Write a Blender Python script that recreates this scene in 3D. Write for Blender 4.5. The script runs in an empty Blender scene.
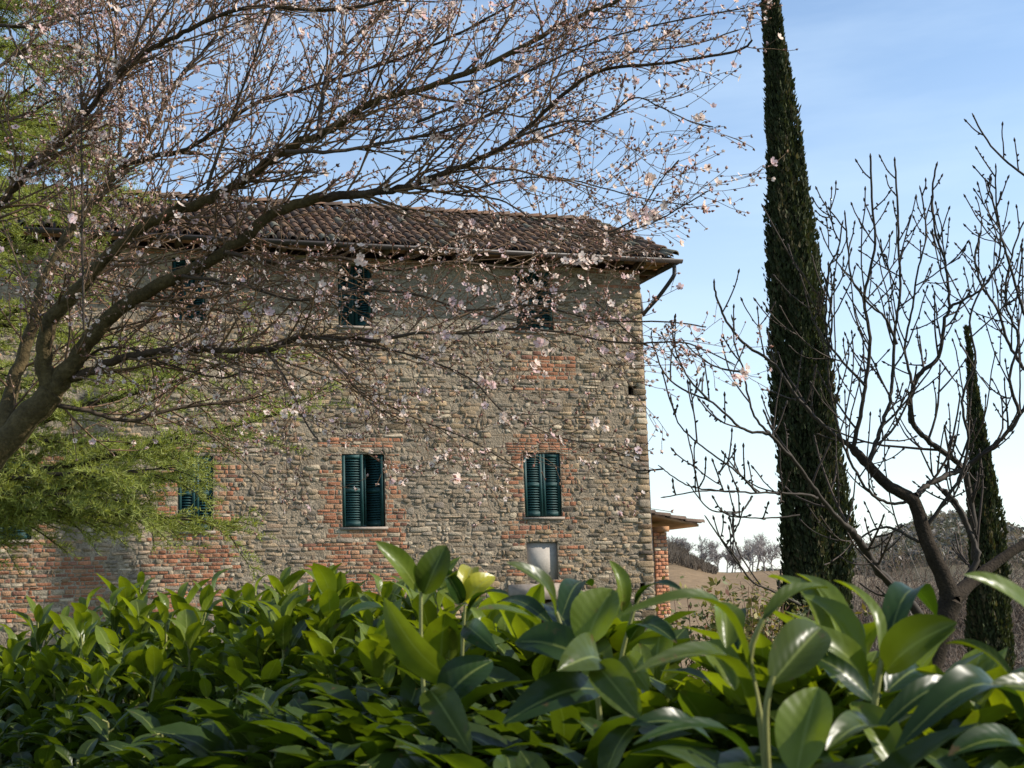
import bpy, math, random
import numpy as np
from mathutils import Matrix, Vector
R = math.radians
random.seed(7); rng = np.random.default_rng(7)
scn = bpy.context.scene
col = scn.collection
PI = math.pi

# ------------------------------------------------------------------ camera
EYE = 1.65
PITCH, ROLL, FPX = R(8.4), R(-1.9), 1400.0
cam_d = bpy.data.cameras.new('camera'); cam = bpy.data.objects.new('camera', cam_d); col.objects.link(cam)
cam_d.sensor_width = 36.0; cam_d.lens = 36.0 * FPX / 1024.0
cam_d.clip_start = 0.05; cam_d.clip_end = 8000
cam_m = Matrix.Translation((0, 0, EYE)) @ Matrix.Rotation(R(90) + PITCH, 4, 'X') @ Matrix.Rotation(ROLL, 4, 'Z')
cam.matrix_world = cam_m
cam_d.dof.use_dof = True; cam_d.dof.focus_distance = 9.0; cam_d.dof.aperture_fstop = 16
scn.camera = cam
# ------------------------------------------------------------------ sky and sun
SUN_AZ = math.atan2(1.0, -0.04)          # clockwise from +Y
SUN_EL = R(33)
world = bpy.data.worlds.new('World'); scn.world = world; world.use_nodes = True
wn, wl = world.node_tree.nodes, world.node_tree.links
for n in list(wn): wn.remove(n)
wo = wn.new('ShaderNodeOutputWorld'); bg = wn.new('ShaderNodeBackground')
sky = wn.new('ShaderNodeTexSky'); sky.sky_type = 'NISHITA'; sky.sun_disc = False
sky.sun_elevation = SUN_EL; sky.sun_rotation = SUN_AZ
sky.altitude = 300; sky.air_density = 1.0; sky.dust_density = 0.15; sky.ozone_density = 0.55
bg.inputs['Strength'].default_value = 0.15
# thin high cloud: a noise over the sky direction, mixed towards white
tc = wn.new('ShaderNodeTexCoord'); mp = wn.new('ShaderNodeMapping')
mp.inputs['Scale'].default_value = (1.3, 1.3, 7.0); mp.inputs['Rotation'].default_value = (0.0, 0.10, 0.3)
nz = wn.new('ShaderNodeTexNoise'); nz.inputs['Scale'].default_value = 2.2; nz.inputs['Detail'].default_value = 6; nz.inputs['Roughness'].default_value = .55
rp = wn.new('ShaderNodeMapRange'); rp.inputs['From Min'].default_value = .42; rp.inputs['From Max'].default_value = .8
rp.inputs['To Min'].default_value = 0.0; rp.inputs['To Max'].default_value = .40
mx = wn.new('ShaderNodeMix'); mx.data_type = 'RGBA'
wl.new(tc.outputs['Generated'], mp.inputs['Vector']); wl.new(mp.outputs[0], nz.inputs['Vector'])
wl.new(nz.outputs['Fac'], rp.inputs['Value']); wl.new(rp.outputs[0], mx.inputs[0])
wl.new(sky.outputs[0], mx.inputs[6]); mx.inputs[7].default_value = (4.0, 4.95, 5.9, 1)
sx_ = wn.new('ShaderNodeSeparateXYZ'); wl.new(tc.outputs['Generated'], sx_.inputs[0])
lo = wn.new('ShaderNodeMapRange'); lo.inputs['From Min'].default_value = 0.0; lo.inputs['From Max'].default_value = .34; lo.inputs['To Min'].default_value = .62; lo.inputs['To Max'].default_value = 0
wl.new(sx_.outputs[2], lo.inputs['Value'])
mx2 = wn.new('ShaderNodeMix'); mx2.data_type = 'RGBA'; wl.new(lo.outputs[0], mx2.inputs[0]); wl.new(mx.outputs[2], mx2.inputs[6]); mx2.inputs[7].default_value = (3.75, 4.45, 5.15, 1)
wl.new(mx2.outputs[2], bg.inputs['Color']); wl.new(bg.outputs[0], wo.inputs['Surface'])
sun_d = bpy.data.lights.new('sun', 'SUN'); sun_d.energy = 4.6; sun_d.angle = R(.55); sun_d.color = (1, .93, .82)
sun = bpy.data.objects.new('sun', sun_d); col.objects.link(sun)
SUNV = Vector((math.sin(SUN_AZ) * math.cos(SUN_EL), math.cos(SUN_AZ) * math.cos(SUN_EL), math.sin(SUN_EL)))
sun.rotation_euler = SUNV.to_track_quat('Z', 'Y').to_euler()
scn.view_settings.view_transform = 'Standard'; scn.view_settings.look = 'None'
scn.view_settings.exposure = 0.55; scn.view_settings.gamma = 1.0
scn.cycles.max_bounces = 6; scn.cycles.transparent_max_bounces = 8

# ------------------------------------------------------------------ helpers
CR = np.array(cam_m.to_3x3()); CO = np.array((0, 0, EYE))
def ray(px, py):
    d = CR @ np.array(((px - 512) / FPX, -(py - 384) / FPX, -1.0)); return d
def at(px, py, Y):                                   # point at world depth Y seen at a pixel
    d = ray(px, py); return CO + d * (Y / d[1])
def proj(p):
    q = CR.T @ (np.asarray(p, float) - CO); return 512 + FPX * q[0] / -q[2], 384 - FPX * q[1] / -q[2]
def nrm(v):
    v = np.asarray(v, float); l = np.linalg.norm(v); return v / l if l > 1e-12 else v
class MB:
    def __init__(s): s.v = []; s.f3 = []; s.f4 = []; s.m3 = []; s.m4 = []; s.c = []; s.u = []; s.n = 0
    def add(s, v, f, c=(1, 1, 1), u=None, mi=0):
        v = np.asarray(v, float).reshape(-1, 3); f = np.asarray(f, int); k = len(v)
        s.v.append(v)
        cc = np.asarray(c, float)
        s.c.append(np.broadcast_to(cc, (k, 3)) if cc.ndim == 1 else cc)
        s.u.append(np.zeros((k, 3)) if u is None else np.asarray(u, float))
        if len(f):
            if f.shape[1] == 3: s.f3.append(f + s.n); s.m3.append(np.full(len(f), mi))
            else: s.f4.append(f + s.n); s.m4.append(np.full(len(f), mi))
        s.n += k
    def build(s, name, mats, parent=None, smooth=False):
        me = bpy.data.meshes.new(name)
        V = np.concatenate(s.v) if s.v else np.zeros((0, 3)); C = np.concatenate(s.c); U = np.concatenate(s.u)
        f3 = np.concatenate(s.f3) if s.f3 else np.zeros((0, 3), int); f4 = np.concatenate(s.f4) if s.f4 else np.zeros((0, 4), int)
        if parent is not None: V = V - np.array(parent_loc(parent))
        me.vertices.add(len(V)); me.vertices.foreach_set('co', V.ravel())
        nl = f3.size + f4.size; me.loops.add(nl)
        me.loops.foreach_set('vertex_index', np.concatenate([f3.ravel(), f4.ravel()]).astype(np.int32))
        npol = len(f3) + len(f4); me.polygons.add(npol)
        me.polygons.foreach_set('loop_start', np.concatenate([np.arange(len(f3)) * 3, f3.size + np.arange(len(f4)) * 4]).astype(np.int32))
        mi = np.concatenate([np.concatenate(s.m3) if s.m3 else np.zeros(0), np.concatenate(s.m4) if s.m4 else np.zeros(0)]).astype(np.int32)
        me.polygons.foreach_set('material_index', mi)
        if smooth: me.polygons.foreach_set('use_smooth', np.ones(npol, bool))
        a = me.attributes.new('col', 'FLOAT_COLOR', 'POINT'); a.data.foreach_set('color', np.concatenate([C, np.ones((len(C), 1))], 1).astype(np.float32).ravel())
        if any(x.any() for x in s.u):
            a = me.attributes.new('uvl', 'FLOAT_VECTOR', 'POINT'); a.data.foreach_set('vector', U.astype(np.float32).ravel())
        for m in (mats if isinstance(mats, (list, tuple)) else [mats]): me.materials.append(m)
        me.update(calc_edges=True); me.validate()
        o = bpy.data.objects.new(name, me); col.objects.link(o)
        if parent is not None: o.parent = parent
        return o
def parent_loc(o):
    p = Vector((0, 0, 0))
    while o is not None: p = p + o.location; o = o.parent
    return p
def tag(o, label=None, cat=None, group=None, kind=None):
    if label: o['label'] = label
    if cat: o['category'] = cat
    if group: o['group'] = group
    if kind: o['kind'] = kind
    return o
def thing(name, loc, label, cat, group=None):
    o = bpy.data.objects.new(name, None); col.objects.link(o); o.location = [float(x) for x in loc]; o.empty_display_size = .3
    return tag(o, label, cat, group)
BOXF = np.array([(0, 3, 2, 1), (4, 5, 6, 7), (0, 1, 5, 4), (1, 2, 6, 5), (2, 3, 7, 6), (3, 0, 4, 7)])
def hexa(mb, P, c=(1, 1, 1), mi=0): mb.add(P, BOXF, c, None, mi)
def tube(mb, P, r, sides=6, c=(1, 1, 1), mi=0, cap=True):
    P = np.asarray(P, float); n = len(P); r = np.broadcast_to(np.asarray(r, float), (n,))
    T = np.gradient(P, axis=0); T /= np.maximum(np.linalg.norm(T, axis=1, keepdims=True), 1e-9)
    a = np.array((0, 0, 1.0)) if abs(T[0, 2]) < .9 else np.array((1.0, 0, 0))
    N = np.zeros_like(P); x = np.cross(T[0], a); N[0] = x / np.linalg.norm(x)
    for i in range(1, n):
        x = N[i - 1] - T[i] * np.dot(N[i - 1], T[i]); N[i] = x / max(np.linalg.norm(x), 1e-9)
    B = np.cross(T, N)
    ang = np.arange(sides) * 2 * PI / sides
    V = P[:, None] + r[:, None, None] * (np.cos(ang)[None, :, None] * N[:, None] + np.sin(ang)[None, :, None] * B[:, None])
    V = V.reshape(-1, 3)
    i = np.arange(n - 1)[:, None] * sides; j = np.arange(sides)[None]; j2 = (j + 1) % sides
    F = np.stack([i + j, i + j2, i + sides + j2, i + sides + j], -1).reshape(-1, 4)
    mb.add(V, F, c, None, mi)
    if cap and sides >= 4 and r[-1] > .004:
        k = (n - 1) * sides; V2 = np.vstack([V[k:], P[-1:] + T[-1] * r[-1] * .5])
        mb.add(V2, [(q, (q + 1) % sides, sides) for q in range(sides)], c, None, mi)
def smooth_path(K, n):
    K = np.asarray(K, float); m = len(K)
    t = np.linspace(0, m - 1, n); i = np.clip(t.astype(int), 0, m - 2); f = (t - i)[:, None]
    p0 = K[np.maximum(i - 1, 0)]; p1 = K[i]; p2 = K[i + 1]; p3 = K[np.minimum(i + 2, m - 1)]
    return .5 * ((2 * p1) + (-p0 + p2) * f + (2 * p0 - 5 * p1 + 4 * p2 - p3) * f ** 2 + (-p0 + 3 * p1 - 3 * p2 + p3) * f ** 3)

# ------------------------------------------------------------------ materials
def material(name, base=(.5, .5, .5), rough=.85, spec=.3, attr=False, noise=None, bump=None, metal=0.0, trans=None, back=None):
    m = bpy.data.materials.new(name); m.use_nodes = True; nt = m.node_tree; N, L = nt.nodes, nt.links
    b = N['Principled BSDF']; b.inputs['Roughness'].default_value = rough; b.inputs['Specular IOR Level'].default_value = spec
    b.inputs['Metallic'].default_value = metal
    tcn = N.new('ShaderNodeTexCoord'); csock = None
    if attr:
        at_ = N.new('ShaderNodeAttribute'); at_.attribute_name = 'col'; csock = at_.outputs['Color']
    else:
        rgb = N.new('ShaderNodeRGB'); rgb.outputs[0].default_value = (*base, 1); csock = rgb.outputs[0]
    if noise:
        for sc, amt, det in noise:
            t = N.new('ShaderNodeTexNoise'); t.inputs['Scale'].default_value = sc; t.inputs['Detail'].default_value = det; t.inputs['Roughness'].default_value = .6
            L.new(tcn.outputs['Object'], t.inputs['Vector'])
            r = N.new('ShaderNodeMapRange'); r.inputs['From Min'].default_value = .3; r.inputs['From Max'].default_value = .7
            r.inputs['To Min'].default_value = 1 - amt; r.inputs['To Max'].default_value = 1 + amt; L.new(t.outputs['Fac'], r.inputs['Value'])
            v = N.new('ShaderNodeVectorMath'); v.operation = 'SCALE'; L.new(csock, v.inputs[0]); L.new(r.outputs[0], v.inputs['Scale']); csock = v.outputs[0]
    if back is not None:
        g = N.new('ShaderNodeNewGeometry'); mb_ = N.new('ShaderNodeMix'); mb_.data_type = 'RGBA'; L.new(g.outputs['Backfacing'], mb_.inputs[0]); L.new(csock, mb_.inputs[6])
        v = N.new('ShaderNodeVectorMath'); v.operation = 'MULTIPLY'; L.new(csock, v.inputs[0]); v.inputs[1].default_value = back; L.new(v.outputs[0], mb_.inputs[7]); csock = mb_.outputs[2]
        rm = N.new('ShaderNodeMapRange'); rm.inputs['To Min'].default_value = rough; rm.inputs['To Max'].default_value = .55; L.new(g.outputs['Backfacing'], rm.inputs['Value']); L.new(rm.outputs[0], b.inputs['Roughness'])
    L.new(csock, b.inputs['Base Color'])
    if bump:
        sc, st, dist = bump
        t = N.new('ShaderNodeTexNoise'); t.inputs['Scale'].default_value = sc; t.inputs['Detail'].default_value = 5; L.new(tcn.outputs['Object'], t.inputs['Vector'])
        bp = N.new('ShaderNodeBump'); bp.inputs['Strength'].default_value = st; bp.inputs['Distance'].default_value = dist
        L.new(t.outputs['Fac'], bp.inputs['Height']); L.new(bp.outputs[0], b.inputs['Normal'])
    if trans:
        fac, tcol = trans
        tr = N.new('ShaderNodeBsdfTranslucent'); v = N.new('ShaderNodeVectorMath'); v.operation = 'MULTIPLY'; L.new(csock, v.inputs[0]); v.inputs[1].default_value = tcol; L.new(v.outputs[0], tr.inputs['Color'])
        ms = N.new('ShaderNodeMixShader'); ms.inputs[0].default_value = fac; L.new(b.outputs[0], ms.inputs[1]); L.new(tr.outputs[0], ms.inputs[2])
        L.new(ms.outputs[0], N['Material Output'].inputs['Surface'])
    return m
M_stone = material('rubble_stone', attr=True, rough=.93, spec=.2, noise=[(9, .22, 5), (45, .25, 3)], bump=(38, .7, .02))
M_mortar = material('lime_mortar', (.285, .225, .16), .95, .1, noise=[(2.5, .3, 5), (30, .3, 3)], bump=(28, .9, .03))
M_tile = material('clay_tile', attr=True, rough=.9, spec=.2, noise=[(6, .35, 5), (40, .2, 2)], bump=(40, .4, .01))
M_wood = material('old_wood', (.10, .065, .04), .85, .2, noise=[(5, .3, 4)])
M_plaster = material('pale_plaster', (.42, .375, .325), .92, .2, noise=[(3, .12, 5), (25, .08, 3)], bump=(30, .3, .01))
M_pink = material('stone_lintel', (.30, .245, .20), .9, .2, noise=[(8, .2, 4)], bump=(30, .4, .01))
M_shut = material('green_shutter_paint', (.011, .047, .046), .6, .25, noise=[(6, .25, 4), (60, .12, 2)])
M_shutd = material('dark_green_frame', (.012, .045, .046), .55, .35, noise=[(6, .2, 3)])
M_dark = material('dark_room', (.012, .013, .014), .9, .1)
M_glass = material('window_glass', (.015, .02, .025), .08, .6)
M_pipe = material('painted_copper', (.045, .035, .032), .5, .4, noise=[(12, .25, 3)])
M_iron = material('iron', (.03, .03, .03), .6, .4)
M_terra = material('terracotta_board', (.42, .22, .11), .9, .2, noise=[(7, .2, 4)])
M_bark = material('mossy_bark', attr=True, rough=.92, spec=.15, noise=[(14, .35, 5), (60, .3, 3)], bump=(70, .8, .012))
M_twig = material('twig_bark', attr=True, rough=.75, spec=.3, noise=[(20, .25, 3)])
M_bud = material('blossom_bud', attr=True, rough=.7, spec=.25, trans=(.25, (1.2, 1, 1)))
M_petal = material('blossom_petal', attr=True, rough=.6, spec=.2, trans=(.5, (1.05, .97, .93)))
M_needle = material('conifer_needle', attr=True, rough=.6, spec=.3, trans=(.35, (1.3, 1.25, .5)))
M_cyp = material('cypress_spray', attr=True, rough=.75, spec=.2, trans=(.18, (1.2, 1.2, .5)))
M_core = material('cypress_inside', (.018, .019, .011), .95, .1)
M_ivy = material('shrub_leaf', attr=True, rough=.55, spec=.35, trans=(.3, (1.2, 1.1, .6)))
def laurel_mat():
    m = material('laurel_leaf', attr=True, rough=.31, spec=.24, noise=[(14, .25, 3)], trans=(.36, (1.7, 1.65, .35)), back=(1.35, 1.3, .75))
    N, L = m.node_tree.nodes, m.node_tree.links; b = N['Principled BSDF']
    a = N.new('ShaderNodeAttribute'); a.attribute_name = 'uvl'; sp = N.new('ShaderNodeSeparateXYZ'); L.new(a.outputs['Vector'], sp.inputs[0])
    ab = N.new('ShaderNodeMath'); ab.operation = 'ABSOLUTE'; L.new(sp.outputs[0], ab.inputs[0])
    # side veins: sine of (along - .35 * across)
    k = N.new('ShaderNodeMath'); k.operation = 'MULTIPLY_ADD'; L.new(ab.outputs[0], k.inputs[0]); k.inputs[1].default_value = -.16; L.new(sp.outputs[1], k.inputs[2])
    k2 = N.new('ShaderNodeMath'); k2.operation = 'MULTIPLY'; L.new(k.outputs[0], k2.inputs[0]); k2.inputs[1].default_value = 55
    sn = N.new('ShaderNodeMath'); sn.operation = 'SINE'; L.new(k2.outputs[0], sn.inputs[0])
    bp = N.new('ShaderNodeBump'); bp.inputs['Strength'].default_value = .05; bp.inputs['Distance'].default_value = .002
    L.new(sn.outputs[0], bp.inputs['Height']); L.new(bp.outputs[0], b.inputs['Normal'])
    # pale midrib
    mr = N.new('ShaderNodeMapRange'); mr.inputs['From Min'].default_value = .03; mr.inputs['From Max'].default_value = .09; mr.inputs['To Min'].default_value = .55; mr.inputs['To Max'].default_value = 0
    L.new(ab.outputs[0], mr.inputs['Value'])
    lk = b.inputs['Base Color'].links[0].from_socket; mm = N.new('ShaderNodeMix'); mm.data_type = 'RGBA'; L.new(mr.outputs[0], mm.inputs[0]); L.new(lk, mm.inputs[6]); mm.inputs[7].default_value = (.26, .30, .08, 1)
    # brown specks and scorched tips of old leaves
    tcn = N.new('ShaderNodeTexCoord'); nz_ = N.new('ShaderNodeTexNoise'); nz_.inputs['Scale'].default_value = 55; nz_.inputs['Detail'].default_value = 3; L.new(tcn.outputs['Object'], nz_.inputs['Vector'])
    ad = N.new('ShaderNodeMath'); ad.operation = 'MULTIPLY_ADD'; pw = N.new('ShaderNodeMath'); pw.operation = 'POWER'; L.new(sp.outputs[1], pw.inputs[0]); pw.inputs[1].default_value = 14
    L.new(pw.outputs[0], ad.inputs[0]); ad.inputs[1].default_value = .16; L.new(nz_.outputs['Fac'], ad.inputs[2])
    sk = N.new('ShaderNodeMapRange'); sk.inputs['From Min'].default_value = .66; sk.inputs['From Max'].default_value = .74; sk.inputs['To Max'].default_value = .8; L.new(ad.outputs[0], sk.inputs['Value'])
    m3 = N.new('ShaderNodeMix'); m3.data_type = 'RGBA'; L.new(sk.outputs[0], m3.inputs[0]); L.new(mm.outputs[2], m3.inputs[6]); m3.inputs[7].default_value = (.10, .06, .025, 1)
    L.new(m3.outputs[2], b.inputs['Base Color'])
    return m
M_laurel = laurel_mat()
M_stem = material('laurel_stem', attr=True, rough=.6, spec=.3, noise=[(30, .2, 3)])

# ------------------------------------------------------------------ ground
def smst(a, b, x): t = np.clip((x - a) / (b - a), 0, 1); return t * t * (3 - 2 * t)
def ground_z(x, y):
    x = np.asarray(x, float); y = np.asarray(y, float)
    z = -1.15 * smst(6, 24, y) - 1.6 * smst(34, 60, y)
    q = x / np.maximum(y, 1)
    rise = 6.5 * smst(60, 270, y)
    z = z + rise * np.where(y > 0, 1, 0)
    z = z - 6 * smst(300, 600, y)
    z = z + 3.8 * np.exp(-((q - .105) / .022) ** 2) * smst(150, 270, y) * (1 - smst(300, 420, y))      # scrubby knoll left on the ridge
    z = z - 3.5 * smst(.19, .30, q) * smst(70, 200, y) * (1 - smst(420, 600, y))
    z = z + 40 * smst(500, 950, y) * np.exp(-((q - .31) / .075) ** 2) - 10 * smst(600, 1500, y)
    z = z + .25 * np.sin(x * .11 + y * .05) * smst(60, 120, y) + .06 * np.sin(x * .9 + 1) * np.sin(y * .7)
    return z
def build_ground():
    rr = np.concatenate([[0], np.geomspace(1.5, 5000, 110)]); th = np.concatenate([np.linspace(-PI / 2, R(30), 50)[:-1], np.linspace(R(30), R(150), 220), np.linspace(R(150), 1.5 * PI, 50)[1:]])
    A, B = np.meshgrid(rr, th, indexing='ij'); X = A * np.cos(B); Y = A * np.sin(B); Z = ground_z(X, Y)
    V = np.stack([X, Y, Z], -1).reshape(-1, 3); nt = len(th); nr = len(rr)
    i = np.arange(nr - 1)[:, None] * nt; j = np.arange(nt - 1)[None]
    F = np.stack([i + j, i + nt + j, i + nt + j + 1, i + j + 1], -1).reshape(-1, 4)
    # land use: grass near, ploughed tan field on the slope, mixed scrub right, woods on the far hill
    x, y = V[:, 0], V[:, 1]; q = x / np.maximum(y, 1)
    C = np.tile(np.array((.075, .095, .035)), (len(V), 1))
    fld = smst(44, 52, y) * (1 - smst(285, 300, y)) * (1 - smst(.205, .225, q)) * smst(-.3, -.2, q)
    C = C * (1 - fld[:, None]) + np.array((.22, .15, .085)) * fld[:, None]
    scr = smst(38, 46, y) * smst(.205, .23, q) * (1 - smst(380, 420, y))
    C = C * (1 - scr[:, None]) + np.array((.15, .115, .075)) * scr[:, None]
    knoll = np.exp(-((q - .105) / .022) ** 4) * smst(200, 235, y) * (1 - smst(300, 420, y))
    C = C * (1 - knoll[:, None]) + np.array((.085, .068, .045)) * knoll[:, None]
    far = smst(400, 520, y); C = C * (1 - far[:, None]) + np.array((.095, .08, .05)) * far[:, None]
    mb = MB(); mb.add(V, F, C)
    o = mb.build('ground', material('soil_and_field', attr=True, rough=.95, spec=.1, noise=[(.05, .12, 5), (.8, .22, 6), (6, .2, 4)], bump=(3, .6, .08)), smooth=True)
    tag(o, kind='structure')
build_ground()

# ------------------------------------------------------------------ the farmhouse
PHI = R(19)
UX = np.array((math.cos(PHI), math.sin(PHI), 0)); VX = np.array((-math.sin(PHI), math.cos(PHI), 0)); ZX = np.array((0, 0, 1.0))
C0 = at(650, 505, 28.0); C0[2] = 0.0
def W(s, t, z): return C0 + UX * s + VX * t + ZX * z           # s along the facade, t inward, z up
def WA(a): a = np.asarray(a, float); return C0 + a[:, :1] * UX + a[:, 1:2] * VX + a[:, 2:3] * ZX
def fac(px, py):                                               # facade coordinates under a pixel
    d = ray(px, py); n = VX; k = np.dot(C0 - CO, n) / np.dot(d, n); p = CO + d * k - C0
    return np.dot(p, UX), p[2]
def frect(x0, y0, x1, y1):
    xm, ym = (x0 + x1) / 2, (y0 + y1) / 2
    return fac(x0, ym)[0], fac(x1, ym)[0], fac(xm, y1)[1], fac(xm, y0)[1]
S_L, S_R, T_B = -16.0, 0.0, 8.5
Z_B = float(ground_z(*C0[:2])) - .4
OV = .55; SL = .52
C0e = C0 - VX * OV + UX * OV; ZE_ = None
Z_E = EYE + (at(677, 258, C0e[1])[2] - EYE) - .16                                         # wall head under the eaves
print('house', S_L, Z_B, Z_E, C0)
wins = {'u3': frect(516, 271, 553, 331), 'u2': frect(338, 264, 372, 326), 'u1': frect(172, 258, 206, 321),
        'l3': frect(524, 453, 561, 517), 'l2': frect(342, 454, 385, 527), 'l1': frect(178, 456, 213, 531), 'l0': frect(-16, 461, 32, 540)}
niche = frect(527, 542, 558, 580)
lint = frect(508, 584, 562, 600); door = frect(514, 600, 556, 690)
putl = frect(628, 386, 637, 395); putl2 = frect(640, 583, 648, 592)
house = thing('stone_farmhouse', W(-8, 0, Z_B), 'old three-storey rubble stone farmhouse with green shutters and clay tile roof', 'house')
openings = list(wins.values()) + [niche, door, putl, putl2]
def grow(r, a, b, c, d): return (r[0] - a, r[1] + b, r[2] - c, r[3] + d)
bricks = [(grow(wins['l2'], .36, .34, .8, .30), .95), (grow(wins['l3'], .22, .22, .1, .34), .8), (grow(wins['l1'], .4, .4, 1.0, .3), .6),
          (grow(wins['l0'], .4, .4, .2, .3), .6), ((S_L, S_R, Z_E - .36, Z_E), .8), ((niche[0] - .38, niche[1] + .42, lint[2], wins['l3'][2] - .1), .6),
          (frect(515, 352, 575, 392), .9), (frect(-20, 555, 105, 620), .95), (frect(145, 550, 235, 610), .88), (frect(300, 540, 410, 610), .85), (grow(wins['u3'], .25, .25, .05, .2), .35), (grow(wins['u2'], .25, .25, .05, .2), .35)]
def vnoise(x, y, seed=0):
    return (math.sin(x * 1.7 + seed) * math.sin(y * 2.3 + seed * 1.3) + math.sin(x * .6 - y * .9 + seed * 2) + .6 * math.sin(x * 3.9 + y * 3.1 + seed)) / 2.2
PLZ = frect(378, 268, 512, 335)
def stone_colour(s, z):
    if PLZ[0] + random.uniform(-.2, .2) < s < PLZ[1] + random.uniform(-.2, .2) and PLZ[2] < z < PLZ[3]: return np.array((.30, .25, .19)) * random.uniform(.9, 1.1)
    k = random.random()
    if k < .45: c = np.array((.31, .235, .145))
    elif k < .68: c = np.array((.24, .205, .155))
    elif k < .86: c = np.array((.39, .335, .245))
    elif k < .95: c = np.array((.33, .225, .14))
    else: c = np.array((.15, .125, .10))
    g = vnoise(s * .8, z * .8, 3); v = 1 + .16 * g + random.uniform(-.40, .42)
    grey = np.array((.27, .245, .21)); w = .45 * smst(-.2, .8, vnoise(s * .5, z * .7, 9)) if s < -2.2 else .12
    return (c * (1 - w) + grey * w) * v * np.array((.94, .87, .82))
def brick_colour():
    k = random.random()
    c = np.array((.36, .155, .085)) if k < .55 else np.array((.38, .21, .12)) if k < .82 else np.array((.25, .12, .08)) if k < .93 else np.array((.42, .33, .23))
    return c * random.uniform(.75, 1.15)
def cut(iv, ex):
    out = []
    for a, b in iv:
        segs = [(a, b)]
        for c, d in ex:
            ns = []
            for p, q in segs:
                if d <= p or c >= q: ns.append((p, q)); continue
                if c > p: ns.append((p, c))
                if d < q: ns.append((d, q))
            segs = ns
        out += segs
    return [x for x in out if x[1] - x[0] > .03]
def block(mb, tf, a, b, z0, z1, prot, c, cutc, jit):
    """one masonry unit: an irregular eight-sided face with rounded shoulders, standing proud of the mortar"""
    g = .006 + random.random() * .007; a += g; b -= g; z0 += g * .8; z1 -= g * .8
    if b - a < .02 or z1 - z0 < .015: return
    w, h = b - a, z1 - z0; k = [min(w, h) * cutc * random.uniform(.4, 1.2) for _ in range(4)]
    P = np.array([(a + k[0], z0), (b - k[1], z0), (b, z0 + k[1]), (b, z1 - k[2]), (b - k[2], z1), (a + k[3], z1), (a, z1 - k[3]), (a, z0 + k[0])])
    P = P + (np.random.rand(8, 2) - .5) * jit
    ctr = P.mean(0); rings = []
    tilt = (random.uniform(-.5, .5), random.uniform(-.5, .5))
    for sc, dp in ((1.0, .004), (.95, -prot * .75), (.72, -prot)):
        Q = ctr + (P - ctr) * (1 - (1 - sc) * np.array((min(1, h / w), min(1, w / h))))
        t = dp + (dp < 0) * ((Q[:, 0] - ctr[0]) * tilt[0] * prot / w + (Q[:, 1] - ctr[1]) * tilt[1] * prot / h)
        rings.append(np.stack([Q[:, 0], t, Q[:, 1]], 1))
    V = tf(np.vstack(rings))
    F = [(r * 8 + i, r * 8 + (i + 1) % 8, r * 8 + 8 + (i + 1) % 8, r * 8 + 8 + i) for r in range(2) for i in range(8)]
    F += [(16, 17, 18, 23), (18, 19, 22, 23), (19, 20, 21, 22)]
    mb.add(V, F, c)
def masonry(mb, tf, s0, s1, z0, z1, ops, brk, hmin=.045, hmax=.115, left_edge=False):
    br = sorted({z0, z1} | {z for o in ops for z in (o[2], o[3]) if z0 < z < z1})
    zs = []
    for a, b in zip(br, br[1:]):
        n = max(1, round((b - a) / random.uniform(hmin + .02, hmax - .02))); e = np.array([random.uniform(.8, 1.25) for _ in range(n)]); e = np.cumsum(e / e.sum()) * (b - a) + a
        zs += [(p, q) for p, q in zip([a] + list(e[:-1]), e)]
    for a, b in zs:
        zm = (a + b) / 2; h = b - a
        exo = [(o[0], o[1]) for o in ops if o[2] < zm < o[3]]
        exb = []
        for r, dens in brk:
            if r[2] < zm < r[3] and random.random() < .45 + .55 * dens:
                e0 = r[0] + random.uniform(-.16, .16); e1 = r[1] + random.uniform(-.16, .16); x = e0
                if dens > 1.5: exb.append((e0, e1)); continue
                while x < e1:                                     # broken runs of brick among stone
                    l = random.uniform(.2, .7)
                    if random.random() < dens: exb.append((x, min(x + l, e1)))
                    x += l
        for p, q in cut([(s0, s1)], exo + exb):
            x = p
            while x < q - 1e-6:
                l = min(max(.06, random.lognormvariate(math.log(.12), .5)), .42)
                if q - x - l < .08: l = q - x
                if h > .09 and random.random() < .25:             # two thin stones on one another
                    m = a + h * random.uniform(.4, .6)
                    for c, d in ((a, m), (m, b)): block(mb, tf, x, x + l, c, d, random.uniform(.004, .030), stone_colour(x, zm), .3, .02)
                else:
                    block(mb, tf, x, x + l, a + random.uniform(-.016, .012), b + random.uniform(-.02, .014), random.uniform(.001, .029) if not (PLZ[0] < x < PLZ[1] and PLZ[2] < zm < PLZ[3]) else .010, stone_colour(x, zm), .36, .03)
                x += l
        if exb:
            n = max(1, round(h / .068))
            segs = cut(exb, exo); segs = [(max(p, s0), min(q, s1)) for p, q in segs if min(q, s1) - max(p, s0) > .03]
            for r in range(n):
                for p, q in segs:
                    x = p - random.uniform(0, .12)
                    while x < q - 1e-6:
                        l = random.choice((.25, .25, .13)); y0 = max(x, p); y1 = min(x + l, q)
                        if y1 - y0 > .03: block(mb, tf, y0, y1, a + h * r / n, a + h * (r + 1) / n, random.uniform(.008, .02), brick_colour(), .08, .006)
                        x += l
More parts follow.
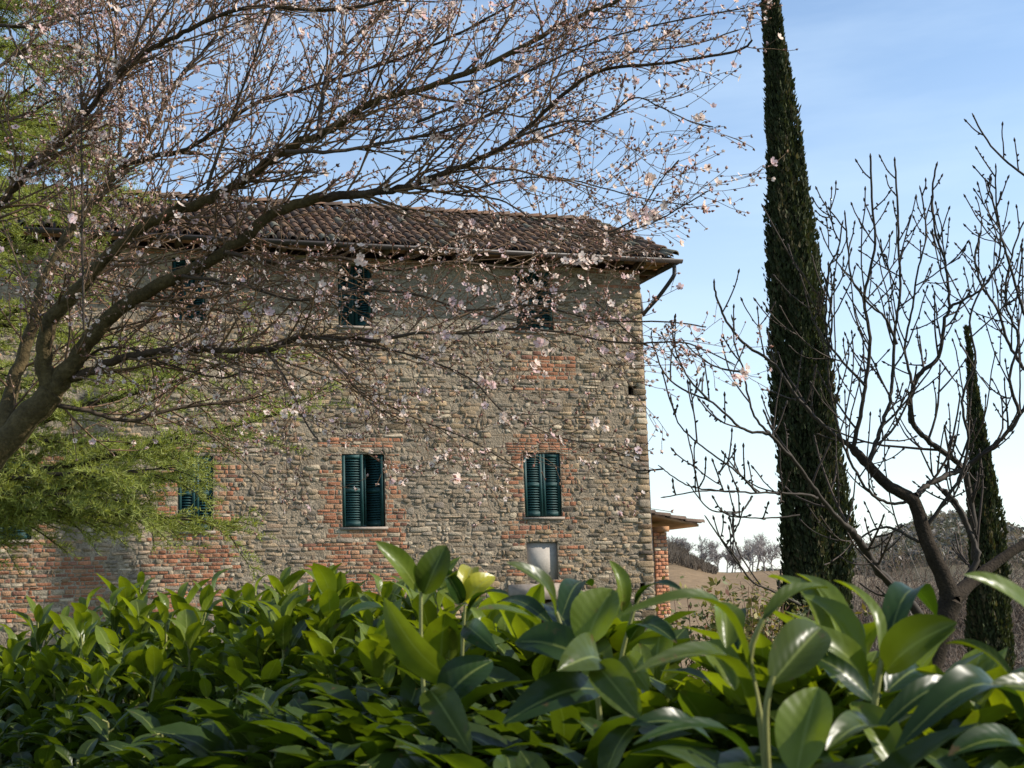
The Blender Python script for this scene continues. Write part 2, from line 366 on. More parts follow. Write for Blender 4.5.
def mortar_sheet(mb, tf, s0, s1, z0, z1, ops, mi):
    xs = sorted({s0, s1} | {v for o in ops for v in o[:2] if s0 < v < s1}); zs = sorted({z0, z1} | {v for o in ops for v in o[2:] if z0 < v < z1})
    for a, b in zip(xs, xs[1:]):
        for c, d in zip(zs, zs[1:]):
            x, z = (a + b) / 2, (c + d) / 2
            if any(o[0] < x < o[1] and o[2] < z < o[3] for o in ops): continue
            mb.add(tf(np.array([(a, -.007, c), (b, -.007, c), (b, -.007, d), (a, -.007, d)])), [(0, 1, 2, 3)], (1, 1, 1), None, mi)
def build_walls():
    mb = MB()
    masonry(mb, WA, S_L, S_R, Z_B, Z_E, openings, bricks)
    mortar_sheet(mb, WA, S_L, S_R, Z_B, Z_E, openings, 1)
    # reveals of each opening
    for o in openings:
        dp = .32 if o not in (niche, putl, putl2) else (.14 if o == niche else .3)
        a, b, c, d = o
        f_ = -.007
        for Q in ([(a, f_, c), (a, dp, c), (a, dp, d), (a, f_, d)], [(b, f_, c), (b, f_, d), (b, dp, d), (b, dp, c)], [(a, f_, c), (b, f_, c), (b, dp, c), (a, dp, c)], [(a, f_, d), (a, dp, d), (b, dp, d), (b, f_, d)]):
            mb.add(WA(np.array(Q)), [(0, 1, 2, 3)], (1, 1, 1), None, 1)
        if o in (putl, putl2):
            mb.add(WA(np.array([(a, dp, c), (b, dp, c), (b, dp, d), (a, dp, d)])), [(0, 1, 2, 3)], (1, 1, 1), None, 2)
    side = lambda A: C0 + UX * S_R - UX * A[:, 1:2] + VX * A[:, :1] + ZX * A[:, 2:3]          # right flank
    masonry(mb, side, 0, T_B, Z_B, Z_E, [], []); mortar_sheet(mb, side, 0, T_B, Z_B, Z_E, [], 1)
    for Q in ([(S_L, 0, Z_B), (S_L, 0, Z_E), (S_L, T_B, Z_E), (S_L, T_B, Z_B)], [(S_L, T_B, Z_B), (S_L, T_B, Z_E), (S_R, T_B, Z_E), (S_R, T_B, Z_B)]):
        mb.add(WA(np.array(Q)), [(0, 1, 2, 3)], (1, 1, 1), None, 1)
    # quoins wrapping the right corner
    z = Z_B; k = 0
    while z < Z_E - .5:
        h = random.uniform(.09, .17); l = (.30, .18)[k % 2] * random.uniform(.8, 1.2)
        block(mb, WA, -l, random.uniform(-.005, .035), z, z + h, random.uniform(.02, .045), stone_colour(0, z), .2, .02); z += h; k += 1
    mb.build('wall', [M_stone, M_mortar, M_dark], house)
build_walls()
def fbox(mb, s0, s1, t0, t1, z0, z1, c=(1, 1, 1), mi=0):
    hexa(mb, WA(np.array([(s0, t0, z0), (s1, t0, z0), (s1, t1, z0), (s0, t1, z0), (s0, t0, z1), (s1, t0, z1), (s1, t1, z1), (s0, t1, z1)])), c, mi)
def shutter_mesh(w, h):
    """louvred shutter in local coords: x 0..w from the hinge, y 0..-.04 outward, z 0..h"""
    mb = MB(); st = .055; d = .042
    def bx(x0, x1, y0, y1, z0, z1): hexa(mb, [(x0, y0, z0), (x1, y0, z0), (x1, y1, z0), (x0, y1, z0), (x0, y0, z1), (x1, y0, z1), (x1, y1, z1), (x0, y1, z1)])
    bx(0, st, -d, 0, 0, h); bx(w - st, w, -d, 0, 0, h)
    for z0, z1 in ((0, .08), (h * .47, h * .47 + .07), (h - .07, h)): bx(st, w - st, -d + .003, -.003, z0, z1)
    n = 0
    for z0, z1 in ((.08, h * .47), (h * .47 + .07, h - .07)):
        m = max(4, int((z1 - z0) / .045))
        for i in range(m):
            z = z0 + (i + .5) * (z1 - z0) / m
            hexa(mb, [(st, -d + .004, z - .022), (w - st, -d + .004, z - .022), (w - st, -.008, z + .016), (st, -.008, z + .016), (st, -d + .004, z - .014), (w - st, -d + .004, z - .014), (w - st, -.008, z + .024), (st, -.008, z + .024)])
    return mb
def place_shutter(parent, s_h, z0, t, w, h, ang, mirror):
    mb = shutter_mesh(w, h); V = np.concatenate(mb.v); V[:, 0] *= -1 if mirror else 1
    ca, sa = math.cos(ang), math.sin(ang)
    x = V[:, 0] * ca - V[:, 1] * sa * (-1 if mirror else 1) * -1; y = V[:, 1] * ca - abs(V[:, 0]) * sa
    V2 = np.stack([s_h + x, t + y, z0 + V[:, 2]], 1)
    mb.v = [WA(V2)]
    if mirror: mb.f4 = [f[:, ::-1] for f in mb.f4]
    return mb.build('shutter', M_shut, parent)
def add_window(key, left, right, sill=True):
    a, b, c, d = wins[key]; w = b - a
    fr = MB(); k = .05
    for s0, s1, z0, z1 in ((a, a + k, c, d), (b - k, b, c, d), (a + k, b - k, c, c + k), (a + k, b - k, d - k, d), ((a + b) / 2 - .035, (a + b) / 2 + .035, c + k, d - k)): fbox(fr, s0, s1, .20, .27, z0, z1)
    wo_ = bpy.data.objects.new('window', None); col.objects.link(wo_); wo_.parent = house; wo_.location = Vector([float(v) for v in (W((a + b) / 2, 0, c) - np.array(house.location))])
    fr.build('frame', M_shutd, wo_)
    gl = MB()
    for s0, s1 in ((a + k, (a + b) / 2 - .035), ((a + b) / 2 + .035, b - k)): fbox(gl, s0, s1, .235, .245, c + k, d - k)
    gl.build('pane', M_glass, wo_)
    bk = MB(); fbox(bk, a, b, .33, .36, c, d); bk.build('backing', M_dark, wo_)
    for side, ang in (('l', left), ('r', right)):
        if ang is None: continue
        place_shutter(wo_, a + .012 if side == 'l' else b - .012, c + .02, .055, w / 2 - .016, d - c - .035, R(ang), side == 'r')
    if sill:
        sl = MB(); fbox(sl, a - .04, b + .04, -.045, .2, c - .05, c - .003); sl.build('sill', M_pink, wo_)
add_window('l3', 1, 1.5); add_window('l2', 4, -32); add_window('l1', 5, 4); add_window('l0', 3, 3)
add_window('u3', -28, -24); add_window('u2', -35, -30); add_window('u1', -30, -35)
mb = MB(); a, b, c, d = niche; fbox(mb, a, b, .05, .16, c, d); mb.build('blocked_niche', M_plaster, house)
mb = MB(); a, b, c, d = lint; fbox(mb, a, b, -.05, .25, c, d); mb.build('door_lintel', M_pink, house)
mb = MB(); a, b, c, d = door; fbox(mb, a + .02, b - .02, .22, .28, c, d)
for i in range(5): fbox(mb, a + .02 + (b - a - .04) * (i / 5 + .01), a + .02 + (b - a - .04) * ((i + 1) / 5 - .01), .195, .217, c, d)
mb.build('door', M_wood, house)
# roof: hipped, laid with half-round clay tiles
def roof_z(t): return Z_E + .16 + (t + OV) * SL
TR = next(t for t in np.arange(1.0, 5, .05) if proj(W(-1.6, t, roof_z(t)))[1] < 220)
SH = next(x for x in np.arange(0, -5, -.02) if proj(W(x, TR, roof_z(TR)))[0] < 588); ZR = roof_z(TR); print('ridge', TR, SH, ZR)
def tile_colour():
    k = random.random()
    c = np.array((.20, .12, .08)) if k < .45 else np.array((.15, .105, .08)) if k < .75 else np.array((.27, .165, .10)) if k < .9 else np.array((.22, .20, .15))
    return c * random.uniform(.75, 1.2) * .72
def tile(mb, p, q, up, wid, lift, c):
    """a tapered half-round tile from p (low end) to q (high end)"""
    d = nrm(q - p); x = nrm(np.cross(d, up)); n = np.cross(x, d); A = np.linspace(0, PI, 7); V = []
    for base, r, lf in ((p, wid, lift), (q, wid * .8, 0)):
        for a in A: V.append(base + x * (math.cos(a) * r) + n * (math.sin(a) * r * .9 + lf))
    for base, r, lf in ((p, wid * .82, lift - .004),):
        for a in A: V.append(base + x * (math.cos(a) * r) + n * (math.sin(a) * r * .9 + lf))
    F = [(i, i + 1, 8 + i, 7 + i) for i in range(6)] + [(i, 14 + i, 15 + i, i + 1) for i in range(6)]
    mb.add(np.array(V), F, c)
def slope_tiles(mb, o, e, g, L, lim):
    """rows along e (unit, eave direction) from o, running up g (3D slope vector per metre of run); lim(x) gives run"""
    up = np.cross(e, g); up = nrm(up if up[2] > 0 else -up); x = 0
    while x < L:
        run = lim(x)
        if run > .1:
            t = -.06; ph = random.uniform(0, .1)
            while t < run:
                t2 = min(t + .42, run + .05); p = o + e * (x + random.uniform(-.012, .012)) + g * t; q = o + e * (x + random.uniform(-.012, .012)) + g * t2
                tile(mb, p, q, up, .082, .028 + random.uniform(-.006, .008), tile_colour()); t += .34 + (ph if t < 0 else 0)
        x += .195
roof_e = bpy.data.objects.new('roof', None); col.objects.link(roof_e); roof_e.parent = house; roof_e.location = Vector([float(v) for v in (W(-8, 2, Z_E) - np.array(house.location))])
mb = MB()
e0 = W(S_L - OV, -OV, roof_z(-OV)); e1 = W(S_R + OV, -OV, roof_z(-OV)); r0 = W(S_L + 3, TR, ZR); r1 = W(SH, TR, ZR)
b1 = W(S_R + OV, 2 * TR + OV, roof_z(-OV)); b0 = W(S_L - OV, 2 * TR + OV, roof_z(-OV))
g_f = VX + ZX * SL
hip_run = lambda x: min(TR + OV, (x_end - x) * (TR + OV) / (S_R + OV - SH), x * (TR + OV) / (3 + OV)) 
x_end = S_R - S_L + 2 * OV
slope_tiles(mb, e0, UX, g_f, x_end, hip_run)
Lr = 2 * (TR + OV); slr = (ZR - roof_z(-OV)) / (S_R + OV - SH); g_r = -UX + ZX * slr
slope_tiles(mb, e1, VX, g_r, Lr, lambda x: (S_R + OV - SH) * min(x, Lr - x) / (Lr / 2))
for Q in ((e0, e1, r1, r0), (b1, b0, r0, r1)): mb.add(np.array(Q) - ZX * .01, [(0, 1, 2, 3)], (.07, .05, .04))
mb.add(np.array((e1, b1, r1)) - ZX * .01, [(0, 1, 2)], (.07, .05, .04)); mb.add(np.array((b0, e0, r0)) - ZX * .01, [(0, 1, 2)], (.07, .05, .04))
for p, q in ((e1, r1), (r1, r0), (b1, r1), (e0, r0)):
    n = int(np.linalg.norm(q - p) / .36)
    for i in range(n): tile(mb, p + (q - p) * (i / n) + ZX * .03, p + (q - p) * ((i + 1.12) / n) + ZX * .03, ZX, .11, .035, tile_colour())
mb.build('roof_tiles', M_tile, roof_e)
mb = MB()                                                            # soffit boards and rafters
zb = roof_z(-OV) - .05
for Q in ([(S_L - OV, -OV, zb), (S_R + OV, -OV, zb), (S_R + OV, .02, zb + .02), (S_L - OV, .02, zb + .02)], [(S_R, -.02, zb), (S_R + OV, -.02, zb), (S_R + OV, T_B, zb), (S_R, T_B, zb)]):
    A = np.array(Q, float); B = A.copy(); B[:, 2] += .03; hexa(mb, WA(np.vstack([A, B])), (1, 1, 1), 0)
mb.build('soffit', M_terra, roof_e)
s = S_L
while s < S_R + .1: mb = MB(); fbox(mb, s, s + .09, -OV + .03, -.05, zb - .11, zb - .002); mb.build('rafter', M_wood, roof_e); s += .48
t = .3
while t < T_B: mb = MB(); fbox(mb, S_R + .05, S_R + OV - .03, t, t + .09, zb - .11, zb - .002); mb.build('rafter', M_wood, roof_e); t += .48
mb = MB(); zg = zb + .0                                              # gutter: an open half pipe
A = np.linspace(PI, 2 * PI, 9)
for (p, q) in ((W(S_L - OV, -OV - .07, zg), W(S_R + OV + .12, -OV - .07, zg)), (W(S_R + OV + .06, -OV - .0, zg), W(S_R + OV + .06, T_B, zg))):
    d = nrm(q - p); x = np.cross(d, ZX); V = []
    for r in (.078, .070):
        for base in (p, q): V += [base + x * math.cos(a) * r + ZX * math.sin(a) * r for a in A]
    F = [(i, i + 1, 10 + i, 9 + i) for i in range(8)] + [(18 + i, 27 + i, 28 + i, 19 + i) for i in range(8)] + [(0, 9, 27, 18), (8, 26, 35, 17)] + [(9 + i, 10 + i, 28 + i, 27 + i) for i in range(8)] + [(i, 18 + i, 19 + i, i + 1) for i in range(8)]
    mb.add(np.array(V), F)
    for e in (p, q): mb.add(np.array([e + x * math.cos(a) * .078 + ZX * math.sin(a) * .078 for a in A] + [e]), [(i, i + 1, 9) for i in range(8)])
mb.build('gutter', M_pipe, roof_e)
mb = MB()
tube(mb, smooth_path([W(S_R + OV - .02, -OV + .0, zg - .06), W(S_R + OV - .02, -OV + .0, zg - .24), W(S_R + OV - .06, -OV + .03, zg - .36), W(S_R + .30, -.22, zg - .70), W(S_R + .10, .10, zg - 1.0), W(S_R + .07, .20, zg - 1.25), W(S_R + .07, .20, Z_B + .3)], 40), .042, 10)
mb.build('downpipe', M_pipe, house)
# porch on the right flank: brick pier and lean-to tiled roof
porch = thing('brick_porch', W(.6, .8, Z_B), 'small lean-to porch with brick pier and tiled roof beside the farmhouse corner', 'porch')
tf = lambda s0, t0, dx, dy: (lambda A: C0 + UX * s0 + VX * t0 + dx * A[:, :1] + dy * A[:, 1:2] + ZX * A[:, 2:3])
zp = fac(664, 530)[1] - .02
mb = MB()
def brick_pier(mb, s0, s1, t0, t1, z0, z1):
    fbox(mb, s0 + .012, s1 - .012, t0 + .012, t1 - .012, z0, z1, (.36, .27, .19), 1)
    n = int((z1 - z0) / .075); h = (z1 - z0) / n
    for f in (tf(s0, t0 + .012, UX, VX), tf(s1 - .012, t0, VX, -UX)):
        for i in range(n):
            m = ((0, .16, .32), (0, .08, .24, .32))[i % 2]
            w = (s1 - s0) / .32
            for p, q in zip(m, m[1:]): block(mb, f, p * w, q * w, z0 + i * h, z0 + (i + 1) * h, random.uniform(.012, .018), brick_colour() * 1.6, .06, .004)
brick_pier(mb, .30, .60, .55, .87, Z_B, zp)
mb.build('pier', [M_stone, M_mortar], porch)
mb = MB(); brick_pier(mb, .30, .60, 3.4, 3.72, Z_B, zp); mb.build('pier', [M_stone, M_mortar], porch)
mb = MB()
def prz(s): return zp + .13 + (1.0 - s) * .20
A = np.array([(.02, .3, prz(0)), (1.2, .3, prz(1.2)), (1.2, 4.1, prz(1.2)), (.02, 4.1, prz(0))]); B = A.copy(); B[:, 2] += .05
hexa(mb, WA(np.vstack([A, B]))); fbox(mb, .38, .55, .33, 4.0, zp, zp + .11); mb.build('roof_boards', M_terra, porch)
mb = MB(); slope_tiles(mb, W(1.25, .34, prz(1.25) + .06), VX, -UX + ZX * .20, 3.75, lambda x: 1.2); mb.build('roof_tiles', M_tile, porch)

# ------------------------------------------------------------------ branching trees
def rot_about(v, k, a): return v * math.cos(a) + np.cross(k, v) * math.sin(a) + k * np.dot(k, v) * (1 - math.cos(a))
def wander(p, d, L, n, bend, up, jit):
    P = [p]; d = nrm(d); st = L / n
    for i in range(n):
        d = nrm(d + np.array((rng.normal(0, jit), rng.normal(0, jit), rng.normal(0, jit) + up)) + bend); P.append(P[-1] + d * st)
    return np.array(P), d
BARK = np.array((.060, .041, .026)); MOSS_SUNLIT = np.array((.13, .10, .035)); TWIG = np.array((.155, .095, .052))
def limb_pts(K):                                                     # [(px, py, depth, width in px)]
    P = np.array([at(k[0], k[1], k[2]) for k in K]); r = np.array([k[3] * k[2] / FPX / 2 for k in K]); m = max(8, 5 * len(K))
    Q = smooth_path(np.hstack([P, r[:, None]]), m); return Q[:, :3], np.maximum(Q[:, 3], .0025)
limbs = []
D = 6.0
def L_(w0, w1, d0, d1, pts): n = len(pts); limbs.append([(x, y, d0 + (d1 - d0) * i / (n - 1), (w0 + (w1 - w0) * (i / (n - 1)) ** .5) * .74) for i, (x, y) in enumerate(pts)])
L_(52, 36, 6.0, 6.0, [(-150, 640), (-90, 560), (-40, 500), (5, 442), (52, 392)])
L_(30, 5, 6.0, 5.3, [(52, 392), (44, 360), (50, 324), (68, 300), (99, 267), (125, 240), (156, 220), (208, 199), (250, 176), (285, 150), (320, 135), (355, 113), (380, 99), (417, 90), (455, 77), (517, 51), (564, 23), (619, 0), (660, -20)])
L_(30, 14, 6.0, 5.6, [(52, 392), (78, 355), (104, 324), (135, 298), (182, 274), (224, 252), (270, 215), (320, 197)])
L_(14, 3, 5.6, 5.0, [(320, 197), (380, 192), (415, 185), (445, 172), (478, 160), (517, 137), (564, 94), (603, 70), (673, 62), (736, 51), (752, 40)])
L_(26, 10, 6.0, 6.5, [(5, 442), (10, 392), (26, 350), (39, 298), (47, 272), (68, 235), (94, 199), (125, 165)])
L_(10, 4, 6.5, 6.9, [(125, 165), (135, 157), (155, 125), (165, 105), (180, 77), (200, 55), (225, 25), (245, -15)])
L_(9, 3, 6.5, 5.9, [(125, 165), (155, 156), (185, 150), (215, 132), (240, 112), (265, 100), (300, 90), (345, 76), (400, 58), (455, 35), (510, 5), (540, -20)])
L_(6, 3, 6.5, 6.6, [(120, 165), (120, 120), (122, 70), (115, 15), (110, -20)])
L_(16, 4, 5.4, 5.0, [(-40, 240), (0, 205), (15, 187), (45, 155), (75, 125), (100, 97), (125, 67), (150, 50), (180, 35), (215, 17), (255, 7), (320, 10), (360, 7), (400, -6)])
L_(6, 3, 5.5, 5.3, [(207, 190), (225, 135), (240, 95), (253, 62), (267, 22), (278, -10)])
L_(8, 4, 5.4, 5.7, [(318, 136), (322, 100), (330, 67), (342, 50), (372, 22), (415, -5)])
L_(3.5, 2.5, 5.2, 5.2, [(84, 330), (82, 200), (81, 80), (79, -10)])
L_(15, 6, 6.0, 5.4, [(60, 384), (99, 366), (141, 355), (182, 350), (234, 350), (266, 350), (297, 339), (320, 337), (378, 341)])
L_(6, 2, 5.4, 5.0, [(378, 341), (417, 333), (472, 333), (519, 329), (566, 333), (605, 341), (640, 343), (680, 342), (705, 350), (735, 365)])
L_(3, 1.5, 5.2, 5.0, [(472, 331), (511, 309), (542, 294), (580, 290)])
L_(8, 4, 6.0, 6.4, [(45, 402), (94, 413), (129, 421), (172, 409), (219, 403), (250, 397), (270, 382)])
L_(5, 2.5, 6.0, 5.7, [(74, 370), (98, 350), (129, 348), (168, 364), (219, 378), (245, 372), (275, 378)])
L_(4, 2, 5.5, 5.3, [(266, 350), (289, 385), (305, 421), (318, 440)])
L_(4.5, 1.6, 5.4, 5.0, [(320, 338), (400, 352), (448, 368), (476, 383), (503, 411), (550, 434), (597, 446), (644, 461)])
L_(4, 2, 6.0, 6.3, [(320, 340), (345, 375), (363, 393), (420, 420), (470, 440), (520, 470)])
L_(6, 3, 5.6, 5.8, [(-20, 24), (35, 27), (55, 22), (75, 15), (120, 8), (160, -10)])
L_(6, 3, 5.9, 6.1, [(-20, 80), (20, 52), (40, 32), (60, 5)])
L_(5, 3, 6.2, 6.0, [(-20, 128), (32, 112), (52, 100), (100, 92), (140, 70)])
L_(4, 2, 5.6, 5.6, [(8, 27), (22, 55), (45, 82), (65, 100), (95, 135)])
L_(5, 2, 5.3, 5.0, [(417, 122), (450, 108), (520, 75), (600, 40), (680, 20), (745, 8)])
L_(4, 1.6, 5.2, 4.9, [(517, 137), (560, 122), (600, 120), (634, 98), (660, 107), (689, 121), (713, 127)])
L_(4, 1.6, 5.5, 5.1, [(415, 188), (459, 195), (500, 200), (540, 222), (590, 236), (642, 227), (681, 207), (708, 191)])
L_(3, 1.5, 5.2, 5.1, [(600, 236), (634, 219), (658, 184), (679, 160)])
L_(3.5, 1.5, 5.6, 5.3, [(459, 195), (510, 180), (560, 178), (610, 190), (650, 200), (690, 205)])
L_(7, 2, 5.3, 5.8, [(285, 152), (340, 150), (400, 140), (455, 128), (510, 105), (560, 75), (620, 55), (690, 45), (738, 30)])
L_(7, 3, 5.6, 6.4, [(224, 252), (280, 262), (340, 258), (390, 270), (450, 262), (520, 268), (590, 260), (640, 250)])
L_(6, 2, 5.7, 5.1, [(182, 276), (240, 285), (300, 300), (360, 290), (420, 296), (470, 310), (530, 305), (600, 320), (668, 322), (706, 327)])
def build_blossom_tree():
    root = thing('blossom_tree', at(-150, 640, 6.0) * np.array((1, 1, 0)) + np.array((0, 0, float(ground_z(-2.8, 6)))), 'leaning flowering plum tree with mossy limbs and pale pink blossom before the farmhouse', 'tree')
    tk = MB(); tw = MB(); buds = MB(); spots = []; bud_spots = []
    base = at(-150, 640, 6.0); foot = np.array((base[0] - .25, base[1], float(ground_z(base[0], base[1])) - .1))
    tube(tk, smooth_path([foot, (foot + base) / 2 + np.array((-.03, 0, 0)), base], 10), np.linspace(.16, .10, 10), 10, BARK)
    # limbs
    src = []
    for K in limbs:
        P, r = limb_pts(K); big = K[0][3] > 12
        n = len(P); jit = rng.normal(0, 1, (n, 3)) * np.minimum(r, .02)[:, None] * .25; jit[0] = jit[-1] = 0
        mc = np.where(rng.random((n, 1)) < .35, 1.0, .25)
        cols = BARK * (1 - mc * .6) + MOSS_SUNLIT * mc * .6
        sd = 10 if big else 6; tube(tk if K[0][3] > 6 else tw, P + jit, r, sd, np.repeat(cols, sd, 0) if False else BARK * .62 + MOSS_SUNLIT * .38 if big else BARK)  # thick limbs tinted with moss, its yellow also standing in for sunlight on bark
        src.append((P, r))
    view_r = np.array((1, 0, 0.0))
    def twig(p, d, L, r, level):
        n = 5 if L > .25 else 3
        P, de = wander(p, d, L, n, np.zeros(3), .035, .13)
        tube(tw, P, np.linspace(r, max(r * .45, .0013), n + 1), 4 if r > .003 else 3, TWIG * rng.uniform(.7, 1.25), cap=False)
        if level < 2:
            m = int(L / (.085 if level == 0 else .075)); sgn = 1
            for i in range(m):
                if rng.random() < .2: continue
                f = (i + .6) / m; k = min(int(f * n), n - 1); q = P[k] + (P[k + 1] - P[k]) * (f * n - k); dd = nrm(P[k + 1] - P[k])
                ax = nrm(np.cross(dd, rng.normal(0, 1, 3))); d2 = rot_about(dd, ax, R(rng.uniform(28, 62))); d2 = nrm(d2 + np.array((.06, 0, .16)))
                twig(q, d2, L * rng.uniform(.28, .55) * (1 - .4 * f) + .03, r * .6, level + 1)
        # buds along the twig
        for i in range(1, n + 1):
            for _ in range(2 if i < n else 3):
                q = P[i] - (P[i] - P[i - 1]) * rng.random() * (i < n); bud_spots.append((q, nrm(rng.normal(0, 1, 3) * .6 + de)))
    for P, r in src[1:]:
        seg = np.linalg.norm(np.diff(P, axis=0), axis=1); cum = np.concatenate([[0], np.cumsum(seg)]); tot = cum[-1]
        x = rng.uniform(.05, .12); k_r = 1.0
        while x < tot:
            i = min(np.searchsorted(cum, x) - 1, len(P) - 2); i = max(i, 0); f = (x - cum[i]) / max(seg[i], 1e-6); q = P[i] + (P[i + 1] - P[i]) * f; dd = nrm(P[i + 1] - P[i]); rr = r[i]
            sx = proj(q)
            ax = nrm(np.cross(dd, rng.normal(0, 1, 3))); d2 = rot_about(dd, ax, R(rng.uniform(25, 60)))
            up = .30 if sx[1] < 230 else -.12 + rng.normal(0, .25)
            d2 = nrm(d2 + np.array((.22, 0, up)))
            L = rng.uniform(.22, .62) * (1.0 if x < tot * .8 else .65)
            if sx[0] > 600: L *= .55
            twig(q, d2, L, min(rr * .5, .0062), 0)
            x += rng.uniform(.031, .07) * (.75 if sx[0] < 420 and sx[1] < 350 else 1) * (1.45 if 235 < sx[1] < 400 and sx[0] > 320 else 1) * (1.35 if rr > .03 else 1) * (1.5 if sx[1] > 360 else 1)
    tk.build('trunk', M_bark, root, smooth=True); tw.build('twigs', M_twig, root)
    # buds: small tapered drops, reddish
    for q, d in bud_spots:
        if rng.random() > .46: continue
        s = rng.uniform(.009, .018); a = nrm(np.cross(d, (0.3, .2, 1))); b = np.cross(d, a); w = s * .36
        V = [q, q + d * s * .5 + a * w, q + d * s * .5 - (a * .5 - b * .87) * w, q + d * s * .5 - (a * .5 + b * .87) * w, q + d * s * 1.15]
        c = np.array((.34, .16, .12)) if rng.random() < .38 else np.array((.52, .36, .31)) if rng.random() < .6 else np.array((.24, .14, .085))
        buds.add(V, [(0, 2, 1), (0, 3, 2), (0, 1, 3), (4, 1, 2), (4, 2, 3), (4, 3, 1)], c * rng.uniform(.8, 1.2))
    print('buds', len(bud_spots))
    buds.build('buds', M_bud, root)['kind'] = 'stuff'
    # open blossoms: five cupped petals round a darker heart
    def blossom(mb, q, d, s):
        d = nrm(d); a = nrm(np.cross(d, (.31, .2, .95))); b = np.cross(d, a); tint = np.array((.92, .77, .68)) if rng.random() < .75 else np.array((.80, .60, .60))
        op = rng.uniform(.25, .8)
        for k in range(5):
            th = k * 2 * PI / 5 + rng.uniform(-.15, .15); e = a * math.cos(th) + b * math.sin(th); f = np.cross(d, e)
            V = [q, q + (e * .55 + f * .46) * s + d * s * op * .35, q + (e * 1.05 + f * .30) * s * 1 + d * s * op * .8, q + (e * 1.05 - f * .30) * s + d * s * op * .8, q + (e * .55 - f * .46) * s + d * s * op * .35]
            mb.add(V, [(0, 1, 4), (1, 2, 3), (1, 3, 4)], tint * rng.uniform(.93, 1.05))
        mb.add([q + d * s * .12 + a * s * .16, q + d * s * .12 - a * s * .1 + b * s * .14, q + d * s * .12 - a * s * .1 - b * s * .14], [(0, 1, 2)], (.45, .15, .16))
    idx = rng.permutation(len(bud_spots)); vis = []
    for i in idx:
        q, d = bud_spots[i]; x, y = proj(q)
        if -20 < x < 780 and -20 < y < 520:
            vis.append(i)
        if len(vis) > 4600: break
    vis = vis[:4600]; rest = MB(); n_ind = 0; vis[:260] = sorted(vis[:260], key=lambda i: bud_spots[i][0][1])
    tog = lambda d: nrm(d + rng.normal(0, .5, 3) + np.array((.2, -.5, .2)))
    for j, i in enumerate(vis):
        q, d = bud_spots[i]
        if j < 100:                                                  # fullest ones are parts of their own, some in twos and threes
            m = MB()
            for _ in range(1 if rng.random() < .55 else 3): blossom(m, q + rng.normal(0, .014, 3), tog(d), rng.uniform(.015, .021))
            m.build('blossom', M_petal, root)
        else: blossom(rest, q, tog(d), rng.uniform(.0068, .0118) if rng.random() < .85 else .015)
    rest.build('blossoms', M_petal, root)['kind'] = 'stuff'
build_blossom_tree()

limbs2 = []
def B_(w0, w1, d0, d1, pts): n = len(pts); limbs2.append([(x, y, d0 + (d1 - d0) * i / (n - 1), (w0 + (w1 - w0) * (i / (n - 1)) ** .55) * .64) for i, (x, y) in enumerate(pts)])
B_(42, 36, 9.5, 9.5, [(905, 790), (915, 730), (932, 660), (951, 600)])
B_(34, 14, 9.5, 9.5, [(951, 600), (945, 581), (929, 547), (917, 510), (910, 498), (887, 484), (865, 462), (853, 448)])
B_(9, 3, 9.5, 9.1, [(853, 448), (835, 435), (818, 420), (793, 392), (775, 365), (745, 344), (729, 325), (718, 302), (714, 284)])
B_(10, 3.2, 9.5, 9.7, [(868, 466), (875, 445), (883, 422), (890, 400), (893, 370), (895, 330), (900, 295), (899, 250), (897, 200), (895, 161)])
B_(9, 3.2, 9.5, 9.2, [(853, 450), (855, 440), (860, 417), (865, 385), (870, 340), (864, 300), (870, 272), (875, 237), (872, 200), (871, 158)])
B_(11, 8, 9.5, 9.8, [(915, 496), (928, 485), (948, 475), (963, 470)])
B_(12, 8, 9.9, 9.7, [(975, 560), (972, 510), (963, 470), (948, 455), (930, 442), (915, 427), (910, 412), (913, 385)])
B_(9, 3.2, 9.7, 9.5, [(913, 385), (922, 371), (938, 357), (945, 320), (949, 307), (948, 282), (943, 255), (935, 232), (932, 200), (936, 166)])
B_(5, 2.6, 9.5, 9.3, [(949, 307), (965, 299), (983, 287), (998, 262), (1000, 232), (996, 200), (996, 168)])
B_(30, 10, 9.5, 10, [(951, 600), (972, 582), (1000, 560), (1040, 530), (1080, 480)])
B_(12, 8, 9.6, 9.7, [(955, 598), (970, 575), (977, 555), (966, 525), (959, 508), (945, 490)])
B_(10, 5, 9.8, 9.6, [(963, 472), (975, 460), (988, 450), (1008, 432), (1020, 415), (1036, 380), (1046, 330)])
B_(17, 12, 9.4, 9.0, [(938, 640), (912, 605), (880, 572), (862, 545), (850, 530)])
B_(10, 6, 9.0, 8.6, [(850, 530), (832, 512), (812, 486), (795, 462), (770, 434)])
B_(5.5, 2, 8.6, 8.2, [(770, 434), (745, 430), (729, 417), (710, 401), (686, 391), (665, 374), (654, 347), (651, 335)])
B_(4, 2, 8.4, 8.3, [(710, 401), (690, 380), (677, 354), (672, 326)])
B_(5, 2.4, 8.6, 8.5, [(770, 434), (755, 417), (747, 391), (743, 368), (735, 345), (733, 320)])
B_(4, 2, 8.5, 8.4, [(743, 372), (720, 368), (700, 357), (684, 342)])
B_(6, 2, 8.8, 8.3, [(818, 498), (800, 494), (782, 493), (756, 493), (725, 491), (700, 491), (666, 497)])
B_(4, 2, 8.5, 8.3, [(756, 492), (737, 472), (707, 450), (681, 427), (671, 400)])
B_(3.5, 1.8, 8.4, 8.2, [(735, 492), (712, 490), (692, 487), (675, 478), (662, 468)])
B_(3.5, 1.8, 8.5, 8.2, [(752, 496), (745, 508), (737, 512), (711, 510), (696, 494), (690, 486)])
B_(3.5, 1.8, 8.5, 8.3, [(800, 515), (770, 518), (737, 517), (722, 512)])
